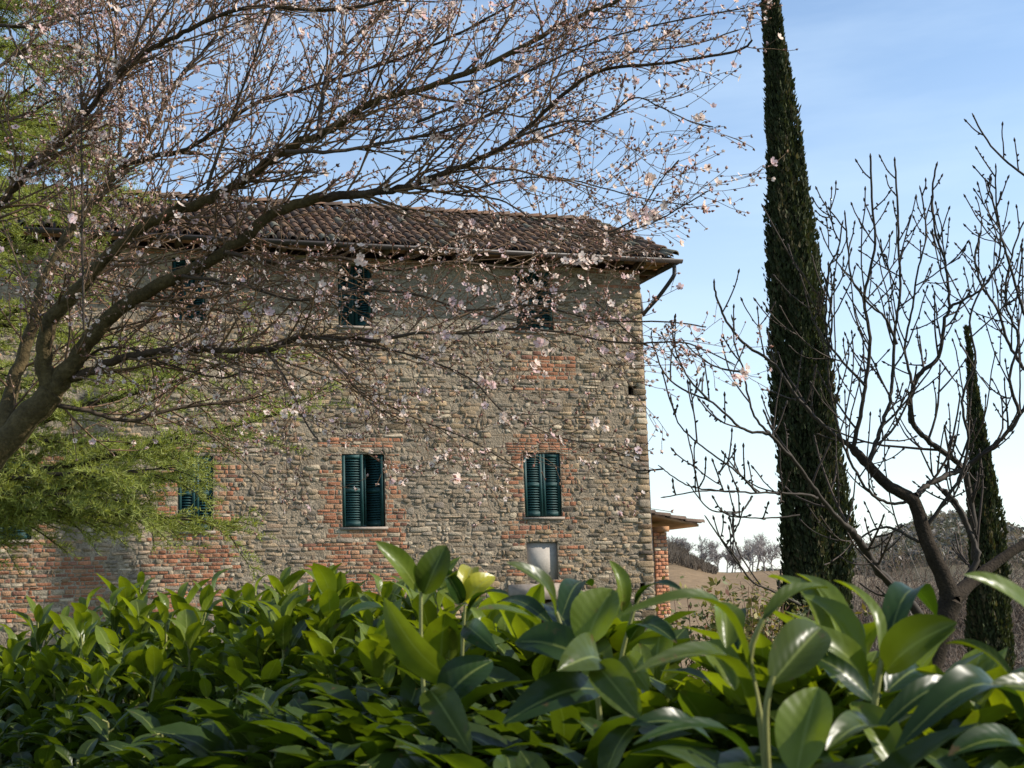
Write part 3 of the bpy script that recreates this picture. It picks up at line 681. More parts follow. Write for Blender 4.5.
B_(5, 2, 8.6, 8.0, [(800, 605), (775, 592), (752, 581), (734, 555), (718, 535), (707, 519)])
B_(8, 3, 9.9, 9.9, [(1060, 420), (1040, 392), (1023, 367), (1008, 342), (998, 310), (983, 288), (975, 260), (980, 235)])
B_(6, 2.6, 9.6, 9.4, [(1030, 330), (1020, 300), (1008, 260), (1000, 232), (993, 200), (988, 185)])
B_(5, 2.6, 9.4, 9.2, [(1050, 200), (1022, 174), (992, 147), (974, 118)])
B_(6, 3, 9.5, 9.5, [(930, 545), (915, 540), (890, 528), (870, 532), (850, 548)])
B_(7, 3, 9.5, 9.4, [(925, 530), (945, 500), (960, 478), (968, 440), (962, 400), (975, 360), (970, 320), (985, 280)])
B_(6, 2.6, 9.6, 9.6, [(1020, 415), (1010, 380), (1018, 340), (1005, 300), (1012, 255), (1022, 225)])
B_(6, 2.6, 9.5, 9.3, [(913, 500), (893, 503), (872, 495), (855, 470), (842, 440), (832, 400), (828, 360), (832, 320), (825, 280)])
B_(5, 2.6, 9.4, 9.2, [(865, 385), (843, 362), (828, 340), (826, 310), (829, 270), (838, 250), (842, 225)])
B_(5, 2.6, 9.4, 9.2, [(897, 345), (885, 318), (870, 305), (852, 280), (848, 250), (845, 215)])
B_(5, 2.4, 9.5, 9.6, [(913, 385), (905, 350), (912, 310), (918, 270), (926, 235), (921, 190)])
def build_bare_tree():
    base = at(905, 790, 9.5); g = float(ground_z(base[0], base[1]))
    root = thing('bare_tree', (base[0], base[1], g), 'leafless fig tree with thick upcurving branches, in front of the cypresses', 'tree')
    tk = MB(); br = MB()
    tube(tk, smooth_path([np.array((base[0] - .02, base[1], g - .1)), (base + np.array((base[0], base[1], g))) / 2, base], 8), np.linspace(.2, .14, 8), 10, BARK)
    B2 = np.array((.036, .026, .017)); T2 = np.array((.050, .034, .024))
    def shoot(p, d, L, r, lev):
        n = 6; P, de = wander(p, d, L, n, np.zeros(3), .12, .075)
        tube(br, P, np.linspace(r, max(r * .6, .0042), n + 1), 5, T2 * rng.uniform(.75, 1.3))
        for i in range(1, n):                                         # leaf scars and spur buds
            if rng.random() < .55:
                dd = nrm(rng.normal(0, 1, 3)); tube(br, [P[i], P[i] + dd * .014, P[i] + dd * .022], [.005, .0065, .002], 4, T2 * .8)
        tube(br, [P[-1], P[-1] + de * .012, P[-1] + de * .03], [.006, .0085, .002], 5, T2 * .7)
        if lev < 1 and L > .3:
            for _ in range(rng.integers(1, 4)):
                i = rng.integers(1, n - 1); dd = nrm(P[i + 1] - P[i]); d2 = nrm(rot_about(dd, nrm(np.cross(dd, rng.normal(0, 1, 3))), R(rng.uniform(35, 65))) + np.array((0, 0, .1))); shoot(P[i], d2, L * rng.uniform(.35, .6), r * .7, lev + 1)
    for K in limbs2:
        P, r = limb_pts(K); n = len(P); P = P + rng.normal(0, 1, P.shape) * np.minimum(r, .012)[:, None] * .3
        big = K[0][3] > 14
        tube(tk if big else br, P, r, 10 if big else 6, B2 * .85 if K[0][3] > 8 else B2)
        if r[-1] < .016: tube(br, [P[-1], P[-1] + nrm(P[-1] - P[-2]) * .012, P[-1] + nrm(P[-1] - P[-2]) * .035], [r[-1], r[-1] * 1.3, .002], 5, T2 * .7)
        if K[0][1] > 560 and big and K[0][3] > 18: continue
        seg = np.linalg.norm(np.diff(P, axis=0), axis=1); cum = np.concatenate([[0], np.cumsum(seg)]); x = rng.uniform(.1, .3)
        while x < cum[-1]:
            i = max(min(np.searchsorted(cum, x) - 1, n - 2), 0); dd = nrm(P[i + 1] - P[i]); sx = proj(P[i])
            d2 = nrm(rot_about(dd, nrm(np.cross(dd, rng.normal(0, 1, 3))), R(rng.uniform(35, 75))) + np.array((0, 0, .30)))
            Lm = (1.0 if sx[0] > 800 else .55) * (1 if sx[1] > 300 else .62 if sx[1] > 230 else .3)
            shoot(P[i], d2, rng.uniform(.18, .8) * Lm, max(.0055, min(r[i] * .55, .010)), 0)
            x += rng.uniform(.08, .22) * (1.5 if sx[0] < 800 else 1)
    tk.build('trunk', M_bark, root, smooth=True); br.build('branches', M_twig, root)
build_bare_tree()

# ------------------------------------------------------------------ cypresses
def cypress(name, label, axis, depth, widths, n, seed, into=None):
    """axis: [(px, py)] bottom to top; widths in px at the same places"""
    r_ = np.random.default_rng(seed)
    K = np.array([np.append(at(x, y, depth), max(w - 9, w * .5) * depth / FPX / 2) for (x, y), w in zip(axis, widths)])
    g = float(ground_z(K[0, 0], depth)); K = np.vstack([[K[0, 0], K[0, 1], g, K[0, 3] * .55], [K[0, 0], K[0, 1], g + .5, K[0, 3] * .95], K])
    Q = smooth_path(K[2:] if into else K, 60)
    if into: cr, root = into
    else:
        root = thing(name, (K[0, 0], K[0, 1], g), label, 'tree', 'cypresses'); tr = MB(); tube(tr, smooth_path(K[:, :3], 20), np.linspace(.16, .02, 20), 8, BARK); tr.build('trunk', M_bark, root); cr = MB()
    P = Q[4:58]; core = np.maximum(Q[4:58, 3], .01) * .62
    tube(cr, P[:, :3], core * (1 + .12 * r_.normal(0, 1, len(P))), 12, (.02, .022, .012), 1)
    wgt = np.maximum(Q[:, 3], .02); wgt = wgt / wgt.sum(); V = []; C = []
    flut = lambda th, z: 1 + .13 * np.sin(3 * th + z * .9) + .10 * np.sin(5 * th - z * 1.7 + 1) + .08 * np.sin(9 * th + z * 4.1)
    i = r_.choice(60, n, p=wgt); f = r_.random(n); i = np.minimum(i, 58); B = Q[i] + (Q[i + 1] - Q[i]) * f[:, None]
    th = r_.uniform(0, 2 * PI, n); z = B[:, 2]
    rad = B[:, 3] * flut(th, z) * np.clip(1.0 - np.abs(r_.normal(0, .16, n)), .4, 1) * (1 + .10 * (r_.random(n) < .12))
    cen = np.stack([B[:, 0] + rad * np.cos(th), B[:, 1] + rad * np.sin(th), z], 1)
    out = np.stack([np.cos(th), np.sin(th), np.zeros(n)], 1)
    up = np.array((0, 0, 1.0)) + out * r_.uniform(.05, .5, (n, 1)) + r_.normal(0, .16, (n, 3)); up /= np.linalg.norm(up, axis=1, keepdims=True)
    side = np.cross(up, out * .6 + r_.normal(0, .6, (n, 3))); side /= np.linalg.norm(side, axis=1, keepdims=True)
    ln = r_.uniform(.05, .145, (n, 1)); wd = ln * r_.uniform(.16, .30, (n, 1))
    tip = cen + up * ln; a = cen + up * ln * .35 + side * wd; b = cen + up * ln * .35 - side * wd; nn = np.cross(up, side)
    c2 = cen + up * ln * .4 + nn * wd * .8
    VV = np.stack([cen, a, tip, b, c2], 1).reshape(-1, 3); k = np.arange(n)[:, None] * 5
    F = np.vstack([k + np.array([(0, 1, 4)]), k + np.array([(1, 2, 4)]), k + np.array([(2, 3, 4)]), k + np.array([(3, 0, 4)])])
    base = np.array((.042, .050, .020)); br_ = np.array((.10, .082, .043)); mixr = (r_.random((n, 1)) < .10 + .5 * (np.sin(4 * th + z * .8) * np.sin(z * 1.9 + 2 * th) > .72)[:, None])
    cc = np.where(mixr, br_, base) * r_.uniform(.6, 1.45, (n, 1)); cr.add(VV, F, np.repeat(cc, 5, 0))
    return cr, root
cy = cypress('cypress_tree', 'tallest slender cypress standing dark against the sky just right of the farmhouse', [(817, 640), (815, 580), (812, 500), (806, 420), (801, 350), (795, 280), (788, 200), (781, 120), (775, 50), (771, 0), (768, -45), (767, -70)],
        24.0, [66, 72, 70, 66, 61, 57, 49, 38, 29, 24, 17, 8], 62000, 3)
cy[0].build('crown', [M_cyp, M_core], cy[1])
cy = cypress('cypress_tree', 'shorter distant cypress behind the bare tree near the right edge', [(994, 700), (991, 640), (988, 580), (983, 500), (978, 440), (973, 390), (969, 350), (967, 330)],
        27.0, [44, 46, 44, 35, 24, 15, 6, 1], 26000, 4)
cy[0].build('crown', [M_cyp, M_core], cy[1])

# ------------------------------------------------------------------ cedar at the left
def build_cedar():
    r_ = np.random.default_rng(21)
    X, Y = -6.6, 13.5; g = float(ground_z(X, Y))
    root = thing('cedar_tree', (X, Y, g), 'feathery green cedar spreading level boughs before the left of the farmhouse', 'tree')
    tk = MB(); tube(tk, smooth_path([(X, Y, g - .1), (X + .05, Y, 4), (X, Y, 9), (X + .05, Y, 14)], 24), np.linspace(.26, .03, 24), 10, BARK); 
    bg_ = MB(); NV = []; NC = []
    def needles(P, d, cnt, L, w):
        n = cnt; f = r_.random(n); k = np.minimum((f * (len(P) - 1)).astype(int), len(P) - 2); q = P[k] + (P[k + 1] - P[k]) * (f * (len(P) - 1) - k)[:, None]
        v = d * .7 + r_.normal(0, .6, (n, 3)) + np.array((0, 0, .25)); v /= np.linalg.norm(v, axis=1, keepdims=True)
        s = np.cross(v, r_.normal(0, 1, (n, 3))); s /= np.linalg.norm(s, axis=1, keepdims=True)
        l = L * r_.uniform(.6, 1.3, (n, 1)); NV.append(np.stack([q - s * w, q + s * w, q + v * l + s * w * .3, q + v * l - s * w * .3], 1).reshape(-1, 3))
        c = np.array((.25, .285, .075)) * r_.uniform(.6, 1.35, (n, 1)) + np.array((.03, .015, 0)) * r_.random((n, 1)); NC.append(np.repeat(c, 4, 0))
    def bough(z, az, L, droop):
        p = np.array((X, Y, z)); d = np.array((math.cos(az), math.sin(az), .22)); n = 12
        P, _ = wander(p, d, L, n, np.zeros(3), -.035 * droop, .05)
        tube(bg_, P, np.linspace(.045 * L / 4 + .01, .006, n + 1), 6, BARK * .8)
        x = .18
        while x < 1:
            k = min(int(x * n), n - 1); q = P[k] + (P[k + 1] - P[k]) * (x * n - k); dd = nrm(P[k + 1] - P[k])
            for sg in (-1, 1):
                lat = nrm(np.cross(dd, ZX)) * sg; d2 = nrm(dd * r_.uniform(.5, 1.1) + lat * r_.uniform(.4, 1.1) + np.array((0, 0, r_.normal(.02, .26))))
                l2 = L * r_.uniform(.14, .30) * (1.15 - x * .7) + .12; T, _ = wander(q, d2, l2, 5, np.zeros(3), -.07, .10); tube(bg_, T, np.linspace(.009, .003, 6), 3, BARK * .8, cap=False)
                needles(T, d2, int(36 * l2 / .5) + 6, .07, .0042)
                m = int(l2 / .085)
                for j in range(m):
                    kk = min(int((j + .7) / m * 5), 4); q2 = T[kk] + (T[kk + 1] - T[kk]) * r_.random(); d3 = nrm(d2 * .8 + nrm(np.cross(d2, ZX)) * r_.choice((-1, 1)) * .8 + np.array((0, 0, r_.normal(-.05, .35)))); l3 = r_.uniform(.09, .24)
                    T3 = np.array([q2, q2 + d3 * l3 * .5, q2 + d3 * l3 + np.array((0, 0, -.02))]); needles(T3, d3, int(11 + l3 * 72), .06, .0042)
            x += r_.uniform(.035, .06)
    # level boughs: tiers with a few boughs each, mostly those that reach into view
    for z, az, L, dr in ((2.35, -.02, 3.9, .15), (2.55, -.32, 3.3, .3), (2.7, .25, 3.4, .2), (3.1, -.1, 3.3, .3), (3.25, -.5, 2.6, .4), (3.6, .3, 3.1, .3), (3.9, -.25, 2.7, .3), (2.9, .05, 4.3, .25), (4.4, .0, 3.0, .4), (4.5, -.6, 2.4, .4), (2.2, .1, 3.4, .2), (2.5, -.03, 4.5, .1), (2.4, -.14, 3.6, .05), (2.65, -.2, 3.7, .2)): bough(z, az, L, dr)
    for z in np.arange(5.0, 13.5, .55):
        for _ in range(3): bough(z, r_.uniform(-1.1, .7), (14.2 - z) * .34 * r_.uniform(.75, 1.1), .4)
        bough(z, r_.uniform(1.2, 4.8), (14.2 - z) * .24, .4)
    tk.build('trunk', M_bark, root, smooth=True); bg_.build('boughs', M_twig, root)
    mb = MB(); V = np.concatenate(NV); C = np.concatenate(NC); n = len(V) // 4; mb.add(V, np.arange(4 * n).reshape(-1, 4), C); mb.build('needles', M_needle, root)['kind'] = 'stuff'
    print('needles', n)
build_cedar()

# ------------------------------------------------------------------ bare trees, scrub and woods far off
def far_tree(x, y, h, seed, base=None):
    r_ = np.random.default_rng(seed); g = float(ground_z(x, y)); root = thing('bare_field_tree', (x, y, g), 'grey leafless tree in the row along the far field ridge', 'tree', 'bare trees on the field ridge')
    tk = MB(); tw = MB(); c = np.array((.27, .24, .225))
    def rec(p, d, L, r, lev):
        n = 4; P = [p]
        for i in range(n): d = nrm(d + r_.normal(0, .12, 3) + np.array((0, 0, .06))); P.append(P[-1] + d * L / n)
        P = np.array(P); tube(tk if lev == 0 else tw, P, np.linspace(r, r * .55, n + 1), 6 if lev == 0 else 3, c * r_.uniform(.8, 1.2), cap=False)
        if lev < 4:
            for _ in range((6, 5, 4, 4)[lev]):
                f = r_.uniform(.35, 1); k = min(int(f * n), n - 1); dd = nrm(P[k + 1] - P[k]); ax = nrm(np.cross(dd, r_.normal(0, 1, 3)))
                rec(P[k] + (P[k + 1] - P[k]) * (f * n - k), nrm(rot_about(dd, ax, R(r_.uniform(22, 55))) + np.array((0, 0, .12))), L * r_.uniform(.5, .78), max(r * .55, .036), lev + 1)
    rec(np.array((x, y, g - .2)), np.array((r_.normal(0, .06), 0, 1.0)), h * .36, h * .022, 0)
    tk.build('trunk', M_twig, root); tw.build('crown', M_twig, root)
r_ = np.random.default_rng(5)
for i, (px, hpx) in enumerate(((676, 26), (690, 34), (700, 38), (709, 30), (718, 26), (727, 28), (735, 24), (742, 34), (749, 37), (757, 44), (765, 42), (773, 36), (682, 24), (732, 30), (753, 34))):
    Y = 272 + r_.uniform(-8, 14); p = at(px, 575, Y); far_tree(p[0], p[1], hpx * Y / FPX * 1.2, 100 + i)
def thicket():
    r_ = np.random.default_rng(9); mb = MB()
    for _ in range(560):
        q = r_.uniform(.20, .41); y = r_.uniform(28, 64); x0 = q * y; hh = (1.2 if y < 38 else 2.4 if y < 46 else 5.4) * r_.uniform(.45, 1.1) * (1 if q > .225 else .5); cl = np.array((.125, .088, .062)) if r_.random() < .6 else np.array((.15, .13, .105)) if r_.random() < .6 else np.array((.085, .062, .045))
        for _ in range(13):
            x = x0 + r_.normal(0, .35); yy = y + r_.normal(0, .4); g = float(ground_z(x, yy)); top = hh * r_.uniform(.5, 1.1)
            d = nrm(np.array((r_.normal(0, .4), r_.normal(0, .35), 1))); n = 4; P = [np.array((x, yy, g - .05))]
            for i in range(n): d = nrm(d + r_.normal(0, .26, 3)); P.append(P[-1] + d * top / n)
            P = np.array(P); c = cl * r_.uniform(.6, 1.35); tube(mb, P, np.linspace(.02, .007, n + 1), 3, c, cap=False)
            for _ in range(9):
                k = r_.integers(1, n + 1); d2 = nrm(d + r_.normal(0, .9, 3)); l = r_.uniform(.2, .75); tube(mb, [P[k], P[k] + d2 * l * .5 + r_.normal(0, .05, 3), P[k] + d2 * l + np.array((0, 0, -.08))], [.009, .007, .005], 3, c * r_.uniform(.8, 1.2), cap=False)
    o = mb.build('thicket', M_twig); tag(o, 'brown leafless bramble thicket on the slope behind the bare tree', 'thicket', kind='stuff')
    mb = MB()                                                        # scrub bank at the left end of the ridge
    for _ in range(1800):
        q = r_.uniform(.085, .140); y = r_.uniform(215, 290); x = q * y; g = float(ground_z(x, y)); h = r_.uniform(1.0, 3.4) * (1.15 - (q - .085) / .07)
        for _ in range(4):
            d = nrm(np.array((r_.normal(0, .5), r_.normal(0, .5), 1))); p = np.array((x, y, g)); tube(mb, [p, p + d * h * .5 + r_.normal(0, .1, 3), p + d * h], [.05, .04, .03], 3, np.array((.105, .082, .06)) * r_.uniform(.7, 1.3), cap=False)
    tag(mb.build('scrub', M_twig), 'dark brown scrub on the knoll at the left end of the field ridge', 'scrub', kind='stuff')
    mb = MB()                                                        # woods on the far hill
    for _ in range(5200):
        q = r_.uniform(.17, .45); y = r_.uniform(640, 1150); x = q * y; g = float(ground_z(x, y)); h = r_.uniform(5, 10); w = h * .42
        c = (np.array((.09, .095, .075)) if r_.random() < .45 else np.array((.16, .14, .125))) * r_.uniform(.7, 1.3)
        k = 16; th = r_.uniform(0, 2 * PI, k); zz = r_.uniform(.2, 1, k); rr = w * np.sqrt(np.clip(1 - (zz - .5) ** 2 * 3, .1, 1)) * r_.uniform(.6, 1, k)
        for t_, z_, q_ in zip(th, zz, rr):
            p = np.array((x + q_ * math.cos(t_), y + q_ * math.sin(t_), g + z_ * h)); e = r_.normal(0, 1, (3, 3)) * w * .27; mb.add(p + e, [(0, 1, 2)], c * r_.uniform(.8, 1.2))
    tag(mb.build('far_woods', M_ivy), 'dark mixed woodland covering the distant hill on the horizon', 'woodland', kind='stuff')
thicket()
def shrub():
    r_ = np.random.default_rng(13); p0 = at(752, 640, 16.0); g = float(ground_z(p0[0], p0[1])); root = thing('yellowing_shrub', (p0[0], p0[1], g), 'loose shrub with small yellow-green and reddish leaves at the foot of the tall cypress', 'shrub')
    st = MB(); lf = MB(); top = at(752, 588, 16.0)[2] - g
    for i in range(70):
        b = np.array((p0[0] + r_.normal(0, .35), p0[1] + r_.normal(0, .25), g)); d = nrm(np.array((r_.normal(-.05, .16), r_.normal(0, .14), 1)))
        P, _ = wander(b, d, top * r_.uniform(.75, 1.08), 8, np.zeros(3), .0, .06); tube(st, P, np.linspace(.012, .003, 9), 4, np.array((.16, .09, .06)) * r_.uniform(.7, 1.2), cap=False)
        for _ in range(95):
            k = r_.integers(2, 8); q = P[k] + (P[k + 1] - P[k]) * r_.random() + r_.normal(0, .07, 3); a = nrm(r_.normal(0, 1, 3)); n_ = nrm(r_.normal(0, 1, 3) + np.array((.3, -.3, 1))); b2 = nrm(np.cross(n_, a)); a = np.cross(b2, n_); s = r_.uniform(.025, .055)
            kk = r_.random(); c = np.array((.11, .12, .03)) if kk < .55 else np.array((.22, .18, .04)) if kk < .93 else np.array((.20, .08, .045))
            lf.add([q, q + a * s + b2 * s * .5, q + a * s * 2, q + a * s - b2 * s * .5], [(0, 1, 2, 3)], c * r_.uniform(.6, 1.3))
    st.build('stems', M_twig, root); lf.build('leaves', M_ivy, root)
shrub()

# ------------------------------------------------------------------ laurel hedge
YOUNG = np.array((.110, .145, .020)); MID = np.array((.058, .082, .012)); OLD_SHADED = np.array((.022, .045, .011)); YEL = np.array((.36, .33, .03))
def leaf(mb, base, tip, nvec, width, bend, fold, c, nl=8, curl=0.0):
    """an elliptic leathery leaf, folded along the midrib and arched"""
    base = np.asarray(base, float); tip = np.asarray(tip, float); ax = tip - base; L = np.linalg.norm(ax); ax = ax / L
    n = nvec - ax * np.dot(nvec, ax); n = nrm(n); sd = np.cross(ax, n)
    t = np.linspace(0, 1, nl); cen = base + ax * (t * L)[:, None] + n * (np.sin(t * PI) * bend * L - curl * L * t ** 3)[:, None]
    tb = np.gradient(cen, axis=0); tb /= np.linalg.norm(tb, axis=1, keepdims=True); nn = np.cross(sd, tb); nn /= np.linalg.norm(nn, axis=1, keepdims=True)
    wv = width * .5 * np.clip(np.sin(PI * t ** .92) ** .62 * (1 - .25 * (t - .45) ** 2), 0, 1); wv[0] = width * .05; wv[-1] = width * .015
    us = np.array((-1, -.55, 0, .55, 1.0)); ph = random.uniform(0, 6)
    V = cen[:, None] + sd * (us[None, :, None] * wv[:, None, None]) + nn[:, None] * ((np.abs(us)[None, :] * fold + .10 * np.sin(ph + t[:, None] * 9) * us[None, :] ** 2)[:, :, None] * wv[:, None, None])
    U = np.stack([np.broadcast_to(us, (nl, 5)), np.broadcast_to(t[:, None], (nl, 5)), np.full((nl, 5), random.random())], -1).reshape(-1, 3)
    i = np.arange(nl - 1)[:, None] * 5; j = np.arange(4)[None]
    F = np.stack([i + j, i + j + 1, i + 6 + j, i + 5 + j], -1).reshape(-1, 4)
    mb.add(V.reshape(-1, 3), F, c * random.uniform(.85, 1.15), U, 0)
STEMC = np.array((.20, .20, .06))
def laurel_shoot(mb, foot, topp, nleaf, Ls, upper, nl=7):
    ax = topp - foot; H = np.linalg.norm(ax); P = smooth_path([foot, foot + ax * .5 + rng.normal(0, .02, 3), topp], 7)
    tube(mb, P, np.linspace(.0045, .0026, 7), 5, STEMC, 1); th = random.uniform(0, 6)
    for i in range(nleaf):
        f = 1 - (i / nleaf) * .80; k = min(int(f * 6), 5); q = P[k] + (P[k + 1] - P[k]) * (f * 6 - k); th += 2.4 + random.uniform(-.4, .4)
        up = 1.5 - 1.3 * (i / nleaf) ** .8 + random.uniform(-.25, .25) if upper else random.uniform(-.1, .9)
        o = np.array((math.cos(th), math.sin(th), 0)); d = nrm(o * 1 + ZX * up * 1.25); L = Ls * random.uniform(.72, 1.12) * (.72 if i < 2 else 1)
        q2 = q + d * .012
        tube(mb, [q, q2], [.0022, .0016], 4, STEMC, 1, cap=False)
        n = nrm(ZX * 1.0 - o * up * .9 + rng.normal(0, .22, 3)); a = i / nleaf
        c = YOUNG * (1 - a) + MID * a if (upper and a < .3) else MID * (1 - a) + OLD_SHADED * a if upper else MID * (1 - a) * .55 + OLD_SHADED * (.45 + .55 * a)  # leaves darken with age; low shoots darkened further, painting shade inside the hedge
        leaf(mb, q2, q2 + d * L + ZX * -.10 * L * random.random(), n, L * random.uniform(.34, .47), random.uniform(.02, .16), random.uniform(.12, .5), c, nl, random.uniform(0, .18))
def build_hedge():
    hedge = thing('laurel_hedge', (0, 2.4, 0), 'dense cherry laurel hedge with glossy green leaves across the foreground', 'hedge')
    mats = [M_laurel, M_stem]
    prof = lambda x: np.interp(x, [-80, 0, 60, 110, 180, 250, 310, 380, 440, 500, 560, 620, 645, 690, 730, 770, 850, 885, 1000, 1100], [640, 622, 600, 588, 590, 566, 568, 578, 590, 604, 616, 634, 680, 695, 680, 655, 660, 695, 700, 690])
    dep = lambda x: np.interp(x, [-80, 0, 200, 350, 500, 650, 800, 1100], [3.9, 3.7, 3.2, 2.8, 2.3, 1.9, 1.6, 1.45])
    # traced leaves of the nearest shoots: base px, tip px, width px, base depth, tip depth, bend, fold, colour, facing
    Y_, M2, O_ = YOUNG, MID, OLD_SHADED
    def hl(mb, b, t, w, d0, d1, c, bend=.06, fold=.35, face=(0, -1, .5), curl=.0):
        p, q = at(*b, d0), at(*t, d1); leaf(mb, p, q, np.array(face, float), w * .92 * (d0 + d1) / 2 / FPX, bend * 1.25 + .02, fold * 1.45, c, 12, curl + .04)
    def stem(mb, pts, d, w=5):
        P = smooth_path([at(x, y, d) for x, y in pts], 12); tube(mb, P, np.linspace(w, w * .7, 12) * d / FPX / 2, 6, STEMC, 1)
    groups = []
    def G(): m = MB(); groups.append(m); return m
    m = G(); stem(m, [(424, 700), (421, 640), (421, 592)], 2.0); hl(m, (419, 592), (377, 541), 26, 2.0, 1.95, Y_, .05, .3, (.5, -.9, .3)); hl(m, (424, 594), (446, 545), 34, 2.0, 2.0, M2, .04, .5, (0, -1, .25)); hl(m, (460, 684), (383, 600), 40, 1.75, 1.7, Y_, .10, .25, (-.55, -.85, .2)); hl(m, (398, 626), (343, 614), 20, 1.9, 1.8, O_, .1, .3, (0, -.6, 1)); hl(m, (423, 605), (455, 578), 20, 2.05, 2.2, Y_, .08, .4, (0, -.6, .8)); hl(m, (440, 705), (492, 660), 44, 1.7, 1.72, O_, .1, .3, (-.2, -1, .5)); hl(m, (430, 690), (470, 752), 40, 1.7, 1.6, M2, .1, .3, (-.4, -.6, .9))
    m = G(); stem(m, [(461, 690), (463, 640), (465, 605)], 2.2, 4); hl(m, (463, 603), (472, 562), 22, 2.2, 2.25, YEL, .12, .5, (0, -1, .2), .15); hl(m, (467, 603), (492, 574), 26, 2.2, 2.2, YEL, .12, .4, (-.3, -1, .3), .2); hl(m, (462, 603), (444, 568), 18, 2.2, 2.15, O_, .05, .3, (-.2, -.8, .6)); hl(m, (460, 605), (430, 580), 18, 2.2, 2.2, Y_, .05, .3, (.2, -.8, .6)); hl(m, (468, 612), (508, 592), 14, 2.2, 2.1, O_, .08, .3, (0, -.4, 1)); hl(m, (466, 625), (495, 650), 26, 2.2, 2.1, O_, .05, .3, (-.3, -1, .4))
    m = G(); stem(m, [(575, 690), (565, 640), (556, 612)], 1.8, 6); hl(m, (556, 616), (509, 561), 26, 1.8, 1.75, M2, .10, .3, (.6, -.6, .7)); hl(m, (562, 616), (592, 582), 28, 1.8, 1.95, O_, .08, .25, (-.2, -.75, .8)); hl(m, (551, 624), (496, 600), 20, 1.85, 1.95, O_, .08, .25, (0, -.7, .9)); hl(m, (548, 636), (478, 606), 20, 1.75, 1.65, M2, .05, .3, (.1, -.5, 1)); hl(m, (575, 645), (543, 600), 30, 1.85, 2.0, O_, .05, .3, (.2, -1, .2))
    m = G(); stem(m, [(600, 720), (594, 670), (586, 644)], 1.6, 6); hl(m, (584, 646), (612, 588), 50, 1.6, 1.62, Y_, .03, .45, (-.45, -1, .0)); hl(m, (600, 660), (560, 668), 46, 1.6, 1.5, M2, .06, .4, (.1, -1, .4)); hl(m, (596, 664), (640, 718), 40, 1.55, 1.5, M2, .08, .4, (-.2, -1, .4)); hl(m, (590, 660), (515, 640), 44, 1.62, 1.65, O_, .08, .3, (.1, -.9, .6)); hl(m, (598, 690), (505, 720), 44, 1.6, 1.5, O_, .1, .3, (.2, -.9, .6))
    m = G(); stem(m, [(615, 700), (622, 655), (634, 610), (640, 596)], 1.9, 5); hl(m, (622, 612), (611, 560), 20, 1.9, 1.9, Y_, .10, .4, (.6, -.9, .2)); hl(m, (635, 604), (682, 588), 17, 1.9, 1.8, O_, .10, .25, (0, -.5, 1)); hl(m, (630, 640), (676, 640), 26, 1.85, 1.75, O_, .14, .3, (0, -.7, .9)); hl(m, (626, 655), (648, 690), 30, 1.9, 1.85, Y_, .05, .4, (-.3, -1, .3))
    m = G(); stem(m, [(768, 790), (762, 730), (757, 700), (750, 655), (763, 619)], 1.35, 8); hl(m, (762, 622), (829, 585), 21, 1.35, 1.4, M2, .07, .5, (-.2, -.5, .9)); hl(m, (750, 674), (616, 612), 25, 1.35, 1.25, M2, .19, .35, (.15, -.45, 1)); hl(m, (753, 718), (638, 664), 32, 1.35, 1.2, M2, .13, .35, (.2, -.5, 1)); hl(m, (755, 764), (636, 738), 24, 1.3, 1.2, O_, .10, .4, (0, -.5, 1)); hl(m, (712, 742), (632, 722), 30, 1.4, 1.35, O_, .08, .3, (0, -.6, .9))
    m = G(); stem(m, [(768, 780), (766, 712), (773, 676)], 1.3, 8); hl(m, (771, 684), (822, 626), 52, 1.3, 1.35, M2, .03, .5, (-.4, -1, .0)); hl(m, (796, 775), (818, 686), 58, 1.22, 1.25, Y_, .03, .45, (-.45, -1, .0)); hl(m, (726, 648), (722, 600), 34, 1.5, 1.55, Y_, .05, .45, (.2, -1, .2)); hl(m, (738, 650), (744, 606), 16, 1.6, 1.65, O_, .06, .35, (-.4, -.8, .4)); hl(m, (735, 690), (705, 640), 34, 1.5, 1.55, Y_, .05, .45, (.2, -1, .3))
    m = G(); stem(m, [(880, 790), (874, 720), (879, 676), (883, 655)], 1.45, 8); hl(m, (880, 655), (836, 578), 24, 1.45, 1.5, Y_, .12, .35, (.7, -.7, .3)); hl(m, (861, 676), (803, 592), 38, 1.45, 1.5, Y_, .10, .35, (.6, -.9, .4)); hl(m, (868, 690), (788, 624), 34, 1.45, 1.4, Y_, .10, .35, (.4, -.8, .5)); hl(m, (886, 670), (955, 622), 50, 1.45, 1.4, M2, .07, .45, (-.35, -.9, .5)); hl(m, (884, 662), (936, 610), 34, 1.55, 1.7, O_, .20, .3, (-.3, -.6, .9)); hl(m, (872, 700), (808, 652), 44, 1.5, 1.5, O_, .06, .3, (.1, -.8, .7)); hl(m, (886, 692), (928, 676), 44, 1.5, 1.6, O_, .10, .3, (0, -.8, .7)); hl(m, (858, 650), (846, 612), 18, 1.5, 1.55, O_, .05, .4, (.4, -.9, .2)); hl(m, (850, 668), (798, 570), 30, 1.5, 1.6, Y_, .10, .35, (.4, -.9, .3)); hl(m, (830, 660), (770, 573), 34, 1.5, 1.6, Y_, .12, .4, (.4, -.7, .5))
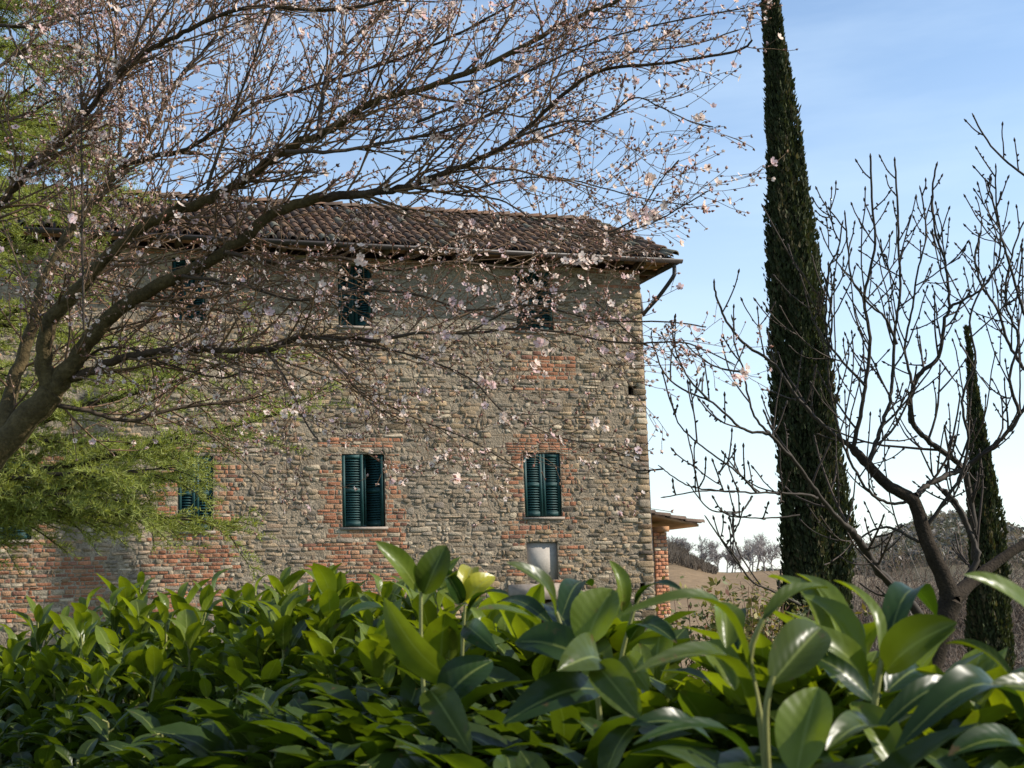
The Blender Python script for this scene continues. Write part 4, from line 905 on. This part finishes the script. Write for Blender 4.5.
    m = G(); stem(m, [(1060, 740), (1048, 680), (1040, 635)], 1.3, 8); hl(m, (1046, 640), (968, 572), 34, 1.3, 1.25, Y_, .06, .35, (.4, -.7, .7)); hl(m, (1060, 712), (990, 684), 32, 1.3, 1.25, M2, .08, .35, (.1, -.7, .8)); hl(m, (1012, 679), (946, 641), 16, 1.4, 1.45, M2, .09, .6, (.1, -.4, 1)); hl(m, (1020, 720), (898, 742), 46, 1.3, 1.2, O_, .20, .3, (0, -.6, .9)); hl(m, (876, 735), (966, 678), 26, 1.3, 1.35, O_, .08, .45, (-.2, -.7, .8)); hl(m, (1030, 760), (950, 752), 40, 1.25, 1.2, O_, .12, .3, (0, -.6, .9)); hl(m, (880, 742), (828, 745), 36, 1.3, 1.2, M2, .1, .4, (0, -.7, .9)); hl(m, (900, 775), (852, 700), 40, 1.35, 1.4, Y_, .06, .4, (.2, -1, .3))
    for m in groups: m.build('shoot', mats, hedge, smooth=True)
    # the rest of the hedge: shoots over its whole top and face
    cand = []
    for _ in range(1150):
        x = random.uniform(-90, 1110); e = random.random() ** .9; d = dep(x) * (1.16 - .42 * e + random.uniform(-.05, .05)); top = prof(x) + .055 / d * FPX + e * 175 + random.uniform(-8, 16) - (random.random() < .22) * random.uniform(5, 34)
        cand.append((x, top, d, e))
    cand.sort(key=lambda k: k[1] + k[2] * 25)
    rest = MB(); n_part = 0
    for i, (x, y, d, e) in enumerate(cand):
        p = at(x, y, d); foot = p + np.array((random.uniform(-.06, .06), random.uniform(-.06, .06), -random.uniform(.22, .34))); part = n_part < 90 and e < .6 and -20 < x < 1040
        m = MB() if part else rest
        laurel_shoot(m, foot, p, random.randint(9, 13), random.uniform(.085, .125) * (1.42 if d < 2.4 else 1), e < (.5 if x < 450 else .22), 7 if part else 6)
        if part: m.build('shoot', mats, hedge, smooth=True); n_part += 1
    rest.build('foliage', mats, hedge, smooth=True)['kind'] = 'stuff'
    wd = MB()                                                        # woody stems down to the soil
    for _ in range(70):
        x = random.uniform(-90, 1110); d = dep(x) * random.uniform(.85, 1.2); p = at(x, prof(x) + 230, d); f = np.array((p[0] + random.uniform(-.1, .1), p[1] + random.uniform(-.1, .1), -.05))
        tube(wd, smooth_path([f, (f + p) / 2 + rng.normal(0, .04, 3), p], 6), np.linspace(.016, .006, 6), 6, np.array((.13, .10, .07)))
    wd.build('woody_stems', M_stem, hedge)
build_hedge()
